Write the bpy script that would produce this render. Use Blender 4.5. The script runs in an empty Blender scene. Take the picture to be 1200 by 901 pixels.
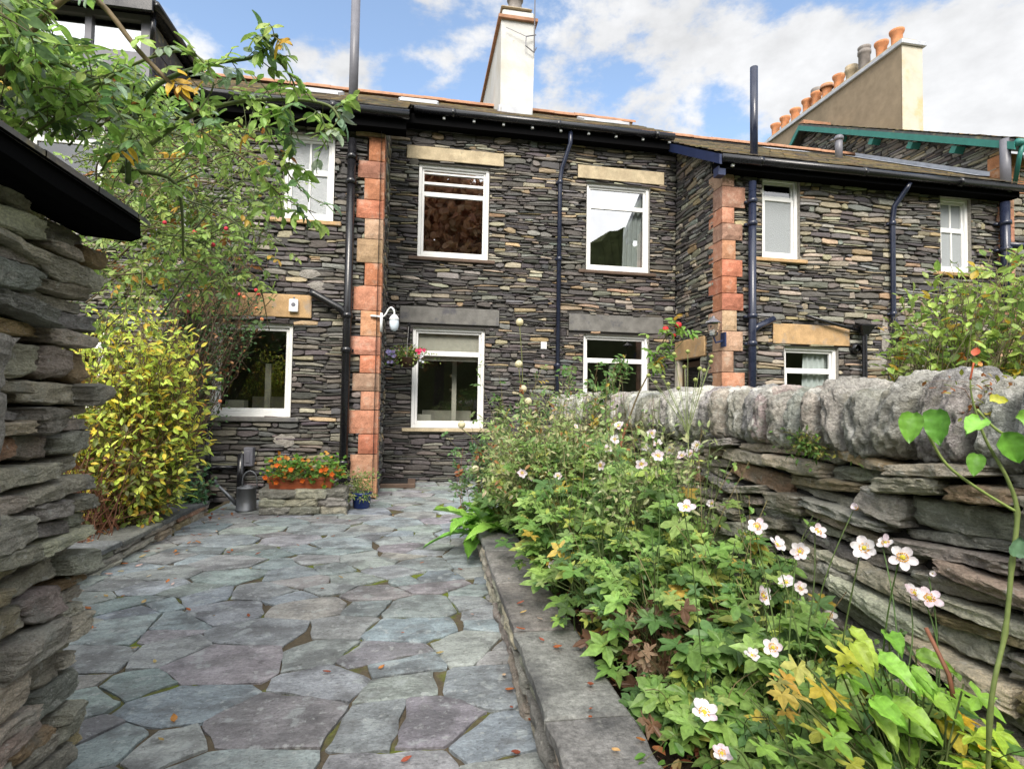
import bpy, math, random
from mathutils import Vector as V, Matrix, noise as mn
R=math.radians
sc=bpy.context.scene
COL=bpy.data.collections.new('courtyard'); sc.collection.children.link(COL)
rng=random.Random(7)
U=rng.uniform
# ------------------------------------------------------------------ camera
FPX=640.0; CX,CY=600.0,450.5
th,ph,rh=R(9.93),R(2.18),R(.95)
CAM=V((0,0,1.3))
F=V((math.sin(th)*math.cos(ph),math.cos(th)*math.cos(ph),math.sin(ph)))
R0=V((math.cos(th),-math.sin(th),0)); U0=R0.cross(F)
RT=R0*math.cos(rh)+U0*math.sin(rh); UP=U0*math.cos(rh)-R0*math.sin(rh)
cd=bpy.data.cameras.new('camera'); cam=bpy.data.objects.new('camera',cd); COL.objects.link(cam)
m=Matrix((RT,UP,-F)).transposed().to_4x4(); m.translation=CAM; cam.matrix_world=m
cd.sensor_width=36; cd.lens=36*FPX/1200; cd.clip_end=2000; cd.clip_start=.02
sc.camera=cam
def ray(x,y): return F+RT*((x-CX)/FPX)-UP*((y-CY)/FPX)
def P(x,y,d): return CAM+ray(x,y)*d            # a survey point: direction and distance
def pY(x,y,Y): r=ray(x,y); return CAM+r*(Y/r.y)
def pX(x,y,X): r=ray(x,y); return CAM+r*(X/r.x)
def pZ(x,y,z): r=ray(x,y); return CAM+r*((z-1.3)/r.z)

# ------------------------------------------------------------------ materials
class NT:
    def __init__(s,name):
        s.m=bpy.data.materials.new(name); s.m.use_nodes=True
        s.t=s.m.node_tree; s.n=s.t.nodes; s.l=s.t.links
        s.b=s.n['Principled BSDF']; s.out=s.n['Material Output']
    def new(s,t,**k):
        x=s.n.new(t)
        for a,b in k.items(): setattr(x,a,b)
        return x
    def coord(s,stretch=(1,1,1)):
        tc=s.new('ShaderNodeTexCoord'); mp=s.new('ShaderNodeMapping'); mp.inputs['Scale'].default_value=stretch
        s.l.new(tc.outputs['Object'],mp.inputs['Vector']); return mp.outputs['Vector']
    def noise(s,scale,detail=5,rough=.55,stretch=(1,1,1),dist=0):
        n=s.new('ShaderNodeTexNoise'); n.inputs['Scale'].default_value=scale; n.inputs['Detail'].default_value=detail
        n.inputs['Roughness'].default_value=rough; n.inputs['Distortion'].default_value=dist
        s.l.new(s.coord(stretch),n.inputs['Vector']); return n.outputs['Fac']
    def rng(s,src,a,b,c,d):
        r=s.new('ShaderNodeMapRange'); 
        for i,v in enumerate((a,b,c,d)): r.inputs[i+1].default_value=v
        s.l.new(src,r.inputs[0]); return r.outputs[0]
    def mix(s,fac,a,b,mode='MIX'):
        x=s.new('ShaderNodeMix',data_type='RGBA',blend_type=mode)
        for i,v in ((0,fac),(6,a),(7,b)):
            if hasattr(v,'is_linked'): s.l.new(v,x.inputs[i])
            elif i==0: x.inputs[0].default_value=v
            else: x.inputs[i].default_value=tuple(v)+((1,) if len(v)==3 else ())
        return x.outputs[2]
    def math(s,op,a,b):
        x=s.new('ShaderNodeMath',operation=op)
        for i,v in enumerate((a,b)):
            if hasattr(v,'is_linked'): s.l.new(v,x.inputs[i])
            else: x.inputs[i].default_value=v
        return x.outputs[0]
def M(name,base=None,rough=.7,spec=.3,nsc=8,namt=.3,stretch=(1,1,1),bump=.3,bsc=30,bdist=.01,patches=(),metal=0,coat=0,rvar=0,fine=None,steps=None):
    t=NT(name)
    if base is None:
        a=t.new('ShaderNodeAttribute',attribute_name='Col'); c=a.outputs['Color']
    else:
        a=t.new('ShaderNodeRGB'); a.outputs[0].default_value=(*base,1); c=a.outputs[0]
    if namt:
        f=t.rng(t.noise(nsc,6,.6,stretch),.25,.75,1-namt,1+namt)
        g=t.new('ShaderNodeCombineColor')
        for i in range(3): t.l.new(f,g.inputs[i])
        c=t.mix(1.0,c,g.outputs[0],'MULTIPLY')
    if fine:
        f=t.rng(t.noise(fine[0],4,.7,fine[2] if len(fine)>2 else stretch),.3,.7,1-fine[1],1+fine[1]); g=t.new('ShaderNodeCombineColor')
        for i in range(3): t.l.new(f,g.inputs[i])
        c=t.mix(1.0,c,g.outputs[0],'MULTIPLY')
    for pc,ps,lo,hi,amt in patches:
        f=t.rng(t.noise(ps,5,.6),lo,hi,0,amt); c=t.mix(f,c,pc)
    t.l.new(c,t.b.inputs['Base Color'])
    t.b.inputs['Roughness'].default_value=rough; t.b.inputs['Specular IOR Level'].default_value=spec
    if rvar:
        t.l.new(t.rng(t.noise(6,4),.3,.7,rough-rvar,rough+rvar),t.b.inputs['Roughness'])
    t.b.inputs['Metallic'].default_value=metal; t.b.inputs['Coat Weight'].default_value=coat
    if bump:
        bn=t.new('ShaderNodeBump'); bn.inputs['Strength'].default_value=bump; bn.inputs['Distance'].default_value=bdist
        if steps:
            b2=t.new('ShaderNodeBump'); b2.inputs['Strength'].default_value=steps[1]; b2.inputs['Distance'].default_value=steps[2]
            t.l.new(t.math('SNAP',t.noise(steps[0],7,.62,stretch,.6),.055),b2.inputs['Height']); t.l.new(b2.outputs[0],bn.inputs['Normal'])
        t.l.new(t.math('ADD',t.noise(bsc,8,.65,stretch),t.math('MULTIPLY',t.noise(fine[0]*1.3,6,.7,fine[2] if len(fine)>2 else stretch),.6)) if fine else t.noise(bsc,8,.65,stretch),bn.inputs['Height']); t.l.new(bn.outputs[0],t.b.inputs['Normal'])
    return t.m
def leafmat(name,trans=.42,rough=.42,spec=.35):
    t=NT(name); a=t.new('ShaderNodeAttribute',attribute_name='Col')
    f=t.rng(t.noise(60,3),.3,.7,.75,1.25); g=t.new('ShaderNodeCombineColor')
    for i in range(3): t.l.new(f,g.inputs[i])
    c=t.mix(1.0,a.outputs['Color'],g.outputs[0],'MULTIPLY')
    t.l.new(c,t.b.inputs['Base Color']); t.b.inputs['Roughness'].default_value=rough; t.b.inputs['Specular IOR Level'].default_value=spec
    tr=t.new('ShaderNodeBsdfTranslucent'); t.l.new(c,tr.inputs[0])
    mx=t.new('ShaderNodeMixShader'); mx.inputs[0].default_value=trans
    t.l.new(t.b.outputs[0],mx.inputs[1]); t.l.new(tr.outputs[0],mx.inputs[2]); t.l.new(mx.outputs[0],t.out.inputs['Surface'])
    return t.m
def glassmat(name,fac,rough=0.0,tint=(.9,.95,.95)):
    t=NT(name); t.n.remove(t.b)
    tr=t.new('ShaderNodeBsdfTransparent'); tr.inputs[0].default_value=(*tint,1)
    gl=t.new('ShaderNodeBsdfGlossy'); gl.inputs['Roughness'].default_value=rough
    lw=t.new('ShaderNodeLayerWeight'); lw.inputs[0].default_value=.2
    f=t.rng(lw.outputs['Fresnel'],0,1,fac,1)
    mx=t.new('ShaderNodeMixShader'); t.l.new(f,mx.inputs[0])
    t.l.new(tr.outputs[0],mx.inputs[1]); t.l.new(gl.outputs[0],mx.inputs[2]); t.l.new(mx.outputs[0],t.out.inputs['Surface'])
    return t.m
LICH=((.42,.43,.38),14,.56,.72,.55)
mt={}
mt['slate']=M('slate_rubble',None,.62,.35,22,.35,(1,1,3),.6,45,.012,fine=(90,.3),patches=((( .20,.20,.18),9,.58,.75,.35),))
mt['drystone']=M('dry_stone_slate',None,.74,.22,8,.42,(1,1,2.6),1.0,26,.03,steps=(6,1.0,.10),fine=(95,.36,(1,1,1.6)),patches=(((.30,.31,.27),6,.52,.68,.55),((.075,.075,.06),4,.6,.75,.4),((.58,.57,.51),22,.60,.66,.6),((.62,.61,.56),60,.64,.70,.5)))
mt['coping']=M('lichened_coping',None,.88,.12,12,.45,(1,1,1),1.0,30,.03,fine=(85,.45),patches=(((.74,.73,.68),8,.575,.60,.85),((.40,.36,.20),5,.60,.66,.35),((.20,.20,.18),5,.54,.66,.5),((.50,.49,.44),22,.50,.62,.6),((.33,.31,.22),6,.55,.68,.45),((.1,.1,.085),11,.56,.7,.6),((.62,.61,.56),7,.64,.70,.8)))
mt['mortar']=M('dark_mortar',(.035,.034,.033),.9,.1,12,.4)
mt['limemortar']=M('lime_mortar',(.36,.335,.30),.95,.05,20,.35,bump=1,bsc=45,bdist=.03,fine=(120,.35))
mt['sandred']=M('red_sandstone',None,.88,.1,7,.32,(1,1,1),.8,24,.016,fine=(70,.25),patches=(((.42,.36,.29),7,.54,.7,.5),((.08,.06,.05),13,.62,.75,.5)))
mt['sandcream']=M('cream_sandstone',(.47,.39,.26),.85,.15,7,.28,bump=.6,bsc=35,fine=(80,.18),patches=(((.33,.26,.17),4,.5,.66,.6),((.20,.18,.15),9,.62,.72,.6)))
mt['sandorange']=M('ochre_sandstone',(.44,.29,.15),.85,.15,6,.3,bump=.6,bsc=30,fine=(80,.2),patches=(((.28,.26,.24),5,.55,.68,.7),))
mt['slatelintel']=M('grey_slate_lintel',(.15,.145,.135),.75,.25,6,.35,bump=.4,bsc=30,patches=(((.07,.07,.085),4,.55,.65,.7),))
mt['brownsill']=M('brown_stained_sill',(.11,.075,.055),.7,.25,6,.25,bump=.2)
mt['paint']=M('white_gloss_paint',(.78,.78,.765),.4,.4,5,.07,bump=.08,patches=(((.50,.48,.42),6,.64,.76,.5),))
mt['black']=M('black_gloss_paint',(.010,.010,.012),.25,.5,6,.2,bump=.05,rvar=.08)
t=NT('matt_black_sheet'); df=t.new('ShaderNodeBsdfDiffuse'); df.inputs[0].default_value=(.006,.006,.0065,1); t.l.new(df.outputs[0],t.out.inputs['Surface']); mt['blackdull']=t.m
mt['bluepipe']=M('dark_blue_black_paint',(.016,.021,.042),.28,.5,6,.2,bump=.04,rvar=.08)
mt['bluebrd']=M('dark_blue_board_paint',(.02,.03,.08),.4,.4,6,.2,bump=.05)
mt['greypipe']=M('grey_paint',(.13,.13,.15),.4,.4,6,.2,bump=.04)
mt['green']=M('teal_green_paint',(.03,.17,.145),.45,.4,6,.2,bump=.08)
mt['lead']=M('lead_flashing',(.42,.44,.48),.5,.4,6,.25,bump=.2)
mt['roof']=M('lichened_roof_slate',None,.75,.25,10,.35,bump=.4,bsc=30,patches=(((.40,.33,.16),9,.55,.72,.6),((.09,.09,.095),6,.58,.7,.5)))
mt['terra']=M('terracotta',(.33,.175,.105),.8,.2,8,.3,bump=.3,patches=(((.30,.22,.16),12,.55,.7,.5),))
mt['terrapot']=M('terracotta_pot',(.50,.21,.095),.8,.2,8,.3,bump=.3,patches=(((.28,.22,.16),9,.55,.7,.6),))
mt['terrabox']=M('terracotta_trough',(.36,.095,.04),.6,.3,8,.2,bump=.15)
mt['cowl']=M('grey_clay',(.20,.18,.165),.8,.2,8,.3,bump=.3)
mt['buffpot']=M('buff_clay',(.38,.31,.21),.8,.2,8,.3,bump=.3)
mt['whiterender']=M('white_render',(.52,.52,.505),.9,.1,3,.12,bump=.4,bsc=30,patches=(((.42,.39,.32),1.6,.5,.68,.6),((.34,.32,.28),7,.62,.74,.5)))
mt['brownrender']=M('roughcast_render',(.27,.215,.15),.95,.1,4,.2,bump=.7,bsc=70,patches=(((.22,.18,.13),1.5,.5,.75,.5),))
mt['paleend']=M('weathered_jamb_and_lit_end',(.50,.465,.385),.9,.1,3,.15,bump=.3,bsc=50,patches=(((.50,.36,.16),2.2,.48,.66,.75),))
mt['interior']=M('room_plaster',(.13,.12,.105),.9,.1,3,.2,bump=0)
mt['brownblind']=M('brown_fabric',(.20,.075,.04),.9,.1,9,.25,bump=0)
mt['creamblind']=M('cream_fabric',(.55,.50,.42),.9,.1,9,.1,bump=0)
mt['curtain']=M('pale_curtain_cloth',(.72,.74,.72),.9,.1,9,.08,bump=0)
mt['glass']=glassmat('window_glass',.15)
mt['glassb']=glassmat('bright_window_glass',.42)
t=NT('obscured_glass'); t.b.inputs['Base Color'].default_value=(.30,.32,.33,1); t.b.inputs['Roughness'].default_value=.22
vo=t.new('ShaderNodeTexVoronoi'); vo.inputs['Scale'].default_value=80; t.l.new(t.coord(),vo.inputs['Vector'])
bn=t.new('ShaderNodeBump'); bn.inputs['Strength'].default_value=.45; bn.inputs['Distance'].default_value=.012; t.l.new(vo.outputs[0],bn.inputs['Height']); t.l.new(bn.outputs[0],t.b.inputs['Normal'])
mt['frost']=t.m
mt['paver']=M('riven_slate_paving',None,.55,.36,5,.45,(1,2.0,1),.9,9,.03,steps=(3.2,1.0,.10),fine=(60,.30,(1,1.4,1)),patches=(((.085,.086,.092),3.4,.50,.60,.55),((.17,.172,.172),5.3,.55,.62,.35),((.46,.50,.50),8,.58,.64,.45),((.50,.52,.51),26,.60,.68,.5),((.05,.05,.05),60,.60,.68,.5)),rvar=.14)
t=NT('mossy_joint'); f1=t.rng(t.noise(2.2,5),.50,.60,0,1); f2=t.noise(40,4)
c=t.mix(f2,(.04,.036,.028),(.15,.12,.08)); c2=t.mix(f2,(.05,.075,.014),(.20,.24,.035)); c=t.mix(f1,c,c2)
t.l.new(c,t.b.inputs['Base Color']); t.b.inputs['Roughness'].default_value=.95; t.b.inputs['Specular IOR Level'].default_value=.1
bn=t.new('ShaderNodeBump'); bn.inputs['Strength'].default_value=1; bn.inputs['Distance'].default_value=.01; t.l.new(t.noise(150,5),bn.inputs['Height']); t.l.new(bn.outputs[0],t.b.inputs['Normal'])
mt['joint']=t.m
mt['soil']=M('dark_soil',(.035,.025,.018),.95,.1,20,.5,bump=1,bsc=60,bdist=.03)
mt['ground']=M('grassy_ground',(.06,.075,.03),.95,.1,1.5,.4,bump=.6,bsc=8,bdist=.05)
mt['hill']=M('wooded_hill',(.085,.10,.04),.95,.05,.6,.5,bump=1,bsc=2,bdist=.5)
mt['kerbtop']=M('slate_coping_slab',None,.62,.3,5,.45,(1,1,1),.8,10,.025,steps=(3,.6,.05),fine=(50,.45),patches=(((.045,.046,.05),3.5,.5,.66,.6),((.30,.30,.27),18,.62,.74,.45)))
mt['galv']=M('galvanised_steel',(.19,.195,.205),.45,.4,9,.25,bump=.1,metal=.7)
mt['blueglaze']=M('blue_glaze',(.012,.03,.13),.2,.5,6,.2,bump=.05)
mt['leaf']=leafmat('leaf')
mt['gloss']=leafmat('glossy_leaf',.2,.28,.5)
mt['petal']=leafmat('petal',.35,.6,.15)
mt['stem']=M('plant_stem',None,.6,.25,30,.25,bump=.2,bsc=80)
mt['stamen']=M('flower_centre',None,.8,.1,80,.25,bump=.6,bsc=200)
mt['lampw']=M('white_enamel',(.78,.79,.79),.3,.45,6,.04,bump=0)
t=NT('opal_glass'); t.b.inputs['Base Color'].default_value=(.62,.70,.78,1); t.b.inputs['Roughness'].default_value=.12
mt['opal']=t.m
mt['wood']=M('dark_wood',(.05,.028,.015),.6,.3,8,.3,(1,1,6),.2)
mt['rubber']=M('black_grating',(.02,.02,.02),.7,.3,9,.3)

# ------------------------------------------------------------------ mesh helpers
class MB:
    def __init__(s): s.v=[];s.f=[];s.c=[];s.mi=[]
    def add(s,vs,fs,col=(.5,.5,.5),mi=0):
        o=len(s.v); s.v.extend(vs)
        for f in fs: s.f.append([i+o for i in f]); s.c.append(col); s.mi.append(mi)
    def box(s,x0,x1,y0,y1,z0,z1,col=(.5,.5,.5),mi=0):
        s.add([V((x,y,z)) for z in (z0,z1) for y in (y0,y1) for x in (x0,x1)],[(0,2,3,1),(4,5,7,6),(0,1,5,4),(2,6,7,3),(0,4,6,2),(1,3,7,5)],col,mi)
    def obox(s,c,a,b,d,col=(.5,.5,.5),mi=0):   # centre and three half-axes
        c=V(c);a=V(a);b=V(b);d=V(d)
        s.add([c+a*x+b*y+d*z for z in (-1,1) for y in (-1,1) for x in (-1,1)],[(0,2,3,1),(4,5,7,6),(0,1,5,4),(2,6,7,3),(0,4,6,2),(1,3,7,5)],col,mi)
    def quad(s,a,b,c,d,col=(.5,.5,.5),mi=0): s.add([V(a),V(b),V(c),V(d)],[(0,1,2,3)],col,mi)
    def tube(s,pts,r,n=6,col=(.5,.5,.5),caps=True,mi=0):
        pts=[V(p) for p in pts]; k=len(pts)
        if not hasattr(r,'__len__'): r=[r]*k
        vs=[];u=None
        for i,p in enumerate(pts):
            t=(pts[min(i+1,k-1)]-pts[max(i-1,0)])
            if t.length<1e-9: t=V((0,0,1))
            t.normalize()
            if u is None: u=t.orthogonal().normalized()
            else:
                u=u-t*u.dot(t)
                u=u.normalized() if u.length>1e-6 else t.orthogonal().normalized()
            w=t.cross(u)
            for j in range(n):
                a=2*math.pi*j/n; vs.append(p+(u*math.cos(a)+w*math.sin(a))*r[i])
        fs=[(i*n+j,i*n+(j+1)%n,(i+1)*n+(j+1)%n,(i+1)*n+j) for i in range(k-1) for j in range(n)]
        if caps: fs+= [tuple(range(n))[::-1],tuple((k-1)*n+j for j in range(n))]
        s.add(vs,fs,col,mi)
    def lathe(s,prof,c,n=16,col=(.5,.5,.5),mi=0,axis=None):
        c=V(c); z=V(axis or (0,0,1)).normalized(); u=z.orthogonal().normalized(); w=z.cross(u)
        vs=[];k=len(prof)
        for r,h in prof:
            for j in range(n):
                a=2*math.pi*j/n; vs.append(c+z*h+(u*math.cos(a)+w*math.sin(a))*max(r,1e-4))
        s.add(vs,[(i*n+j,i*n+(j+1)%n,(i+1)*n+(j+1)%n,(i+1)*n+j) for i in range(k-1) for j in range(n)],col,mi)
    def build(s,name,mat,parent=None,smooth=False,bevel=0,seg=1):
        me=bpy.data.meshes.new(name); me.from_pydata([tuple(v) for v in s.v],[],s.f)
        ms=mat if isinstance(mat,(list,tuple)) else [mat]
        for x in ms: me.materials.append(mt[x])
        at=me.attributes.new('Col','FLOAT_COLOR','FACE'); buf=[]
        for c in s.c: buf+= [c[0],c[1],c[2],1.0]
        at.data.foreach_set('color',buf)
        me.polygons.foreach_set('material_index',s.mi)
        if smooth: me.polygons.foreach_set('use_smooth',[True]*len(s.f))
        me.update()
        o=bpy.data.objects.new(name,me); COL.objects.link(o)
        if bevel:
            b=o.modifiers.new('bevel','BEVEL'); b.width=bevel; b.segments=seg; b.limit_method='ANGLE'
        if parent: par(o,parent)
        return o
WLOC={}
def par(o,p):
    o.parent=p; o.matrix_parent_inverse=Matrix.Translation(-V(WLOC.get(p.name,(0,0,0))))
def tag(o,label=None,cat=None,group=None,kind=None):
    if label: o['label']=label
    if cat: o['category']=cat
    if group: o['group']=group
    if kind: o['kind']=kind
    return o
def thing(name,label,cat,loc=(0,0,0),group=None):
    o=bpy.data.objects.new(name,None); COL.objects.link(o); o.location=V(loc); o.empty_display_size=.1
    WLOC[o.name]=tuple(V(loc)); tag(o,label,cat,group); return o
def jit(c,a,r=None):
    r=r or rng; k=1+r.uniform(-a,a); return tuple(max(0.002,x*k*(1+r.uniform(-a,a)*.35)) for x in c)
def lerp(a,b,t): return a+(b-a)*t
def spline(pts,n=6):
    pts=[V(p) for p in pts]; out=[]
    for i in range(len(pts)-1):
        p0=pts[max(i-1,0)];p1=pts[i];p2=pts[i+1];p3=pts[min(i+2,len(pts)-1)]
        for k in range(n):
            t=k/n; out.append(.5*((2*p1)+(p2-p0)*t+(2*p0-5*p1+4*p2-p3)*t*t+(3*p1-p0-3*p2+p3)*t**3))
    out.append(pts[-1]); return out

# ------------------------------------------------------------------ rubble facade
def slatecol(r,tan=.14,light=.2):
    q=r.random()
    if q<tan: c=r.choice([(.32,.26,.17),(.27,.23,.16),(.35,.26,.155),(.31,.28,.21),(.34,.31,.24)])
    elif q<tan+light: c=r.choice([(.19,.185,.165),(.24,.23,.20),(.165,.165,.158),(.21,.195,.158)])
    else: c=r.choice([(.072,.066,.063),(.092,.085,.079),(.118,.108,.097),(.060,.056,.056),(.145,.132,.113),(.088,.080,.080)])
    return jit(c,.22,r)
def rubble(mb,O,ud,nd,W,H,openings,r,tanf,h=(.038,.092),ln=(.11,.46),depth=.035,v_max=None,wave=.075):
    O=V(O);ud=V(ud);nd=V(nd);zd=V((0,0,1))
    ph_=r.uniform(0,50)
    def wv(u,k): return wave*mn.noise(V((u*.55+ph_,k*.35,ph_)))+.032*mn.noise(V((u*2.3,k*.9,ph_)))
    v=-.06;k=0
    while v<H+.05:
        hh=r.uniform(*h)
        if r.random()<.10: hh*=1.35
        u=-r.uniform(0,.3)
        while u<W:
            L=r.uniform(ln[0],ln[1])*(.55 if r.random()<.3 else 1)
            parts=[(0,1)]
            q=r.random()
            if q<.34: s=r.uniform(.3,.7); parts=[(0,s),(s,1)]
            elif q<.37: parts=[(0,.36),(.36,.66),(.66,1)]
            for (a,b) in parts:
                off=r.uniform(-.05,.05) if len(parts)>1 else 0
                u0=max(u+off,0);u1=min(u+L+off,W)
                if u1-u0<.035: continue
                stone(mb,O,ud,nd,zd,u0,u1,lambda x,a=a:v+hh*a+wv(x,k+a),lambda x,b=b:v+hh*b+wv(x,k+b),openings,H,r,tanf,depth,v_max)
            u+=L
        v+=hh;k+=1
def stone(mb,O,ud,nd,zd,u0,u1,lo,hi,openings,H,r,tanf,depth,v_max):
    um=(u0+u1)/2; vm=(lo(um)+hi(um))/2
    g=.003
    for (a,b,c,d) in openings:
        if hi(um)-.012>c and lo(um)+.012<d:
            if u0>=a and u1<=b: return
            if u0<a<u1<=b+.001: u1=a-.002
            elif a-.001<=u0<b<u1: u0=b+.002
            elif u0<a and u1>b:
                stone(mb,O,ud,nd,zd,b+.002,u1,lo,hi,openings,H,r,tanf,depth,v_max); u1=a-.002
            if u1-u0<.03: return
    um=(u0+u1)/2
    top=H if v_max is None else v_max(um)
    if hi(um)>top or lo(um)<-.10: 
        if lo(um)>top-.02 or lo(um)<-.10: return
    L=u1-u0;hh=hi(um)-lo(um)
    if hh<.018: return
    t=min(.35*hh,.3*L)
    tl,tr=r.uniform(.0,1),r.uniform(.0,1)
    n=2 if L<.2 else 3
    lens=r.uniform(.05,.6); sk=r.uniform(-.12,.12)
    ring=[]
    for i in range(n+1):
        x=lerp(u0+g+t*tl*.6*(r.random()),u1-g-t*tr*.6*r.random(),i/n); e=hh*.5*lens if i in(0,n) else 0
        ring.append((x,lo(x)+g*.45+e*r.random()+r.uniform(0,.12)*hh+sk*(x-um)*hh/L))
    ring.append((u1-g*.5,lerp(lo(u1),hi(u1),r.uniform(.3,.7))))
    for i in range(n+1):
        x=lerp(u1-g-t*tr*r.random(),u0+g+t*tl*r.random(),i/n); e=hh*.5*lens if i in(0,n) else 0
        ring.append((x,min(hi(x)-g*.45-e*r.random()-r.uniform(0,.14)*hh+sk*(x-um)*hh/L,top)))
    ring.append((u0+g*.5,lerp(lo(u0),hi(u0),r.uniform(.3,.7))))
    d0=r.uniform(-.01,depth*.6); d1=d0+r.uniform(.006,.016); tiltv=r.uniform(-.25,.25)
    cu=sum(p[0] for p in ring)/len(ring);cv=sum(p[1] for p in ring)/len(ring)
    N=len(ring); vs=[]
    for x,y in ring: vs.append(O+ud*x+zd*y-nd*.03)
    for x,y in ring: vs.append(O+ud*x+zd*y+nd*(d0+(y-cv)*tiltv*.5))
    for x,y in ring: vs.append(O+ud*lerp(x,cu,.03+.012/L)+zd*lerp(y,cv,.16)+nd*(d1+(y-cv)*tiltv+r.uniform(-.003,.003)))
    vs.append(O+ud*cu+zd*cv+nd*(d1+r.uniform(0,.006)))
    fs=[]
    for i in range(N):
        j=(i+1)%N
        fs+=[(i,j,N+j,N+i),(N+i,N+j,2*N+j,2*N+i),(2*N+i,2*N+j,3*N)]
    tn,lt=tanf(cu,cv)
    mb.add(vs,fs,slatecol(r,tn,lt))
def backing(mb,O,ud,nd,W,H,openings,off=-.018,reveal=.16,col=(.05,.047,.044),topf=None):
    O=V(O);ud=V(ud);nd=V(nd);z=V((0,0,1))
    us=sorted({0,W,*[min(max(q,0),W) for o in openings for q in o[:2]]}); vs=sorted({-.1,H,*[min(q,H) for o in openings for q in o[2:]]})
    for i in range(len(us)-1):
        for j in range(len(vs)-1):
            a,b,c,d=us[i],us[i+1],vs[j],vs[j+1]
            if any(o[0]<=(a+b)/2<=o[1] and o[2]<=(c+d)/2<=o[3] for o in openings): continue
            if b-a<1e-5 or d-c<1e-5: continue
            p=O+nd*off
            mb.quad(p+ud*a+z*c,p+ud*b+z*c,p+ud*b+z*d,p+ud*a+z*d,col)
    for a,b,c,d in openings:
        p=O+nd*.012;q=O-nd*reveal; cc=(.30,.28,.25)
        mb.quad(p+ud*a+z*c,p+ud*a+z*d,q+ud*a+z*d,q+ud*a+z*c,cc)
        mb.quad(p+ud*b+z*c,q+ud*b+z*c,q+ud*b+z*d,p+ud*b+z*d,cc)
        mb.quad(p+ud*a+z*d,p+ud*b+z*d,q+ud*b+z*d,q+ud*a+z*d,cc)
        mb.quad(p+ud*a+z*c,q+ud*a+z*c,q+ud*b+z*c,p+ud*b+z*c,cc)

# rough slabs for the near dry-stone work
def slab(mb,c,ax,L,Hh,D,col,r,nu=12,nw=6,nn=3,rough=1.0,p=6):
    c=V(c);u,n,w=ax
    s0=V((r.uniform(0,90),r.uniform(0,90),r.uniform(0,90)))
    tl,tr_=r.uniform(.0,.6),r.uniform(.0,.6); hb=r.uniform(-.15,.15)
    skl,skr=r.uniform(-.35,.35),r.uniform(-.35,.35); ft=r.uniform(-.3,.3); fu=r.uniform(-.25,.25)
    def pt(a,b,cc):
        ta=(a+1)/2
        tap=1-(tl*max(0,.5-ta)*1.1+tr_*max(0,ta-.5)*1.1)
        hs=tap*(1+.26*rough*mn.noise(V((a*2.2*L/.3,3 if cc>0 else 9,0))+s0)+.10*rough*mn.noise(V((a*7*L/.3,5 if cc>0 else 7,0))+s0))
        zz=cc*Hh/2*hs+hb*Hh*(a)*.5
        lay=mn.noise(V((a*L*5,0,zz*16))+s0); lay=round(lay*4)/4*.75+mn.noise(V((a*L*3,2,zz*60))+s0)*.25
        xx=a*L/2+abs(a)**6*a/abs(a or 1)*(-.5*Hh*(skl if a<0 else skr)*cc)+.018*rough*mn.noise(V((4,b,cc*2.6))+s0)*a
        yy=b*D/2+(.026*rough*lay+.010*rough*mn.noise(V((a*L*16,zz*30,1))+s0)+Hh*.35*ft*cc+L*.10*fu*a)*(1 if b>0 else 0)
        e=max(abs(a),abs(cc))
        if b>0 and e>.80: yy-=(e-.80)*.07*(1+.8*mn.noise(V((a*5,cc*5,0))+s0))
        return c+u*xx+n*yy+w*zz
    def grid(f,na,nb):
        vs=[f(-1+2*i/na,-1+2*j/nb) for j in range(nb+1) for i in range(na+1)]
        return vs,[(j*(na+1)+i,j*(na+1)+i+1,(j+1)*(na+1)+i+1,(j+1)*(na+1)+i) for j in range(nb) for i in range(na)]
    cache={}
    def q(a,b,cc):
        k=(round(a,4),round(b,4),round(cc,4))
        if k not in cache: cache[k]=pt(a,b,cc)
        return cache[k]
    for f,na,nb in ((lambda a,b:q(a,1,b),nu,nw),(lambda a,b:q(a,b,1),nu,nn),(lambda a,b:q(a,-b,-1),nu,nn),(lambda a,b:q(1,-a,b),nn,nw),(lambda a,b:q(-1,a,b),nn,nw)):
        vs,fs=grid(f,na,nb); mb.add(vs,fs,col)
def drycol(r):
    c=r.choice([(.42,.38,.30),(.50,.46,.36),(.33,.305,.25),(.56,.51,.40),(.38,.36,.295),(.47,.40,.30),(.29,.27,.235)])
    if r.random()<.10: c=r.choice([(.40,.26,.16),(.44,.33,.20)])
    return jit(c,.2,r)
def drywall(mb,O,ud,nd,W,z0,z1,r,h=(.05,.11),ln=(.16,.42),D=.26,prot=.035,end=None,nu=12,nw=6,slope=.06):
    O=V(O);ud=V(ud);nd=V(nd);z=V((0,0,1)); v=z0
    while v<z1-.02:
        hh=min(r.uniform(*h),z1-v)
        u=-r.uniform(0,.2)
        while u<W:
            L=r.uniform(*ln); e=min(u+L,W+r.uniform(-.03,.04))
            LL=e-u
            if LL>.06:
                k=1 if hh<.075 or r.random()<.62 else 2
                for i in range(k):
                    hz=hh/k; vv=v+hz*(i+.5)+.012*mn.noise(V((u*2,v*4,3)))
                    a=r.uniform(-slope,slope)
                    w=(z+ud*a).normalized(); uu=(ud-z*a).normalized()
                    pr=r.uniform(-prot,prot)
                    slab(mb,O+ud*(u+e)/2+z*vv+nd*(pr-D/2),(uu,nd,w),LL*r.uniform(.94,1.0),hz*r.uniform(.86,1.0),D,drycol(r),r,nu,nw)
            u+=L
        v+=hh

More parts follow.
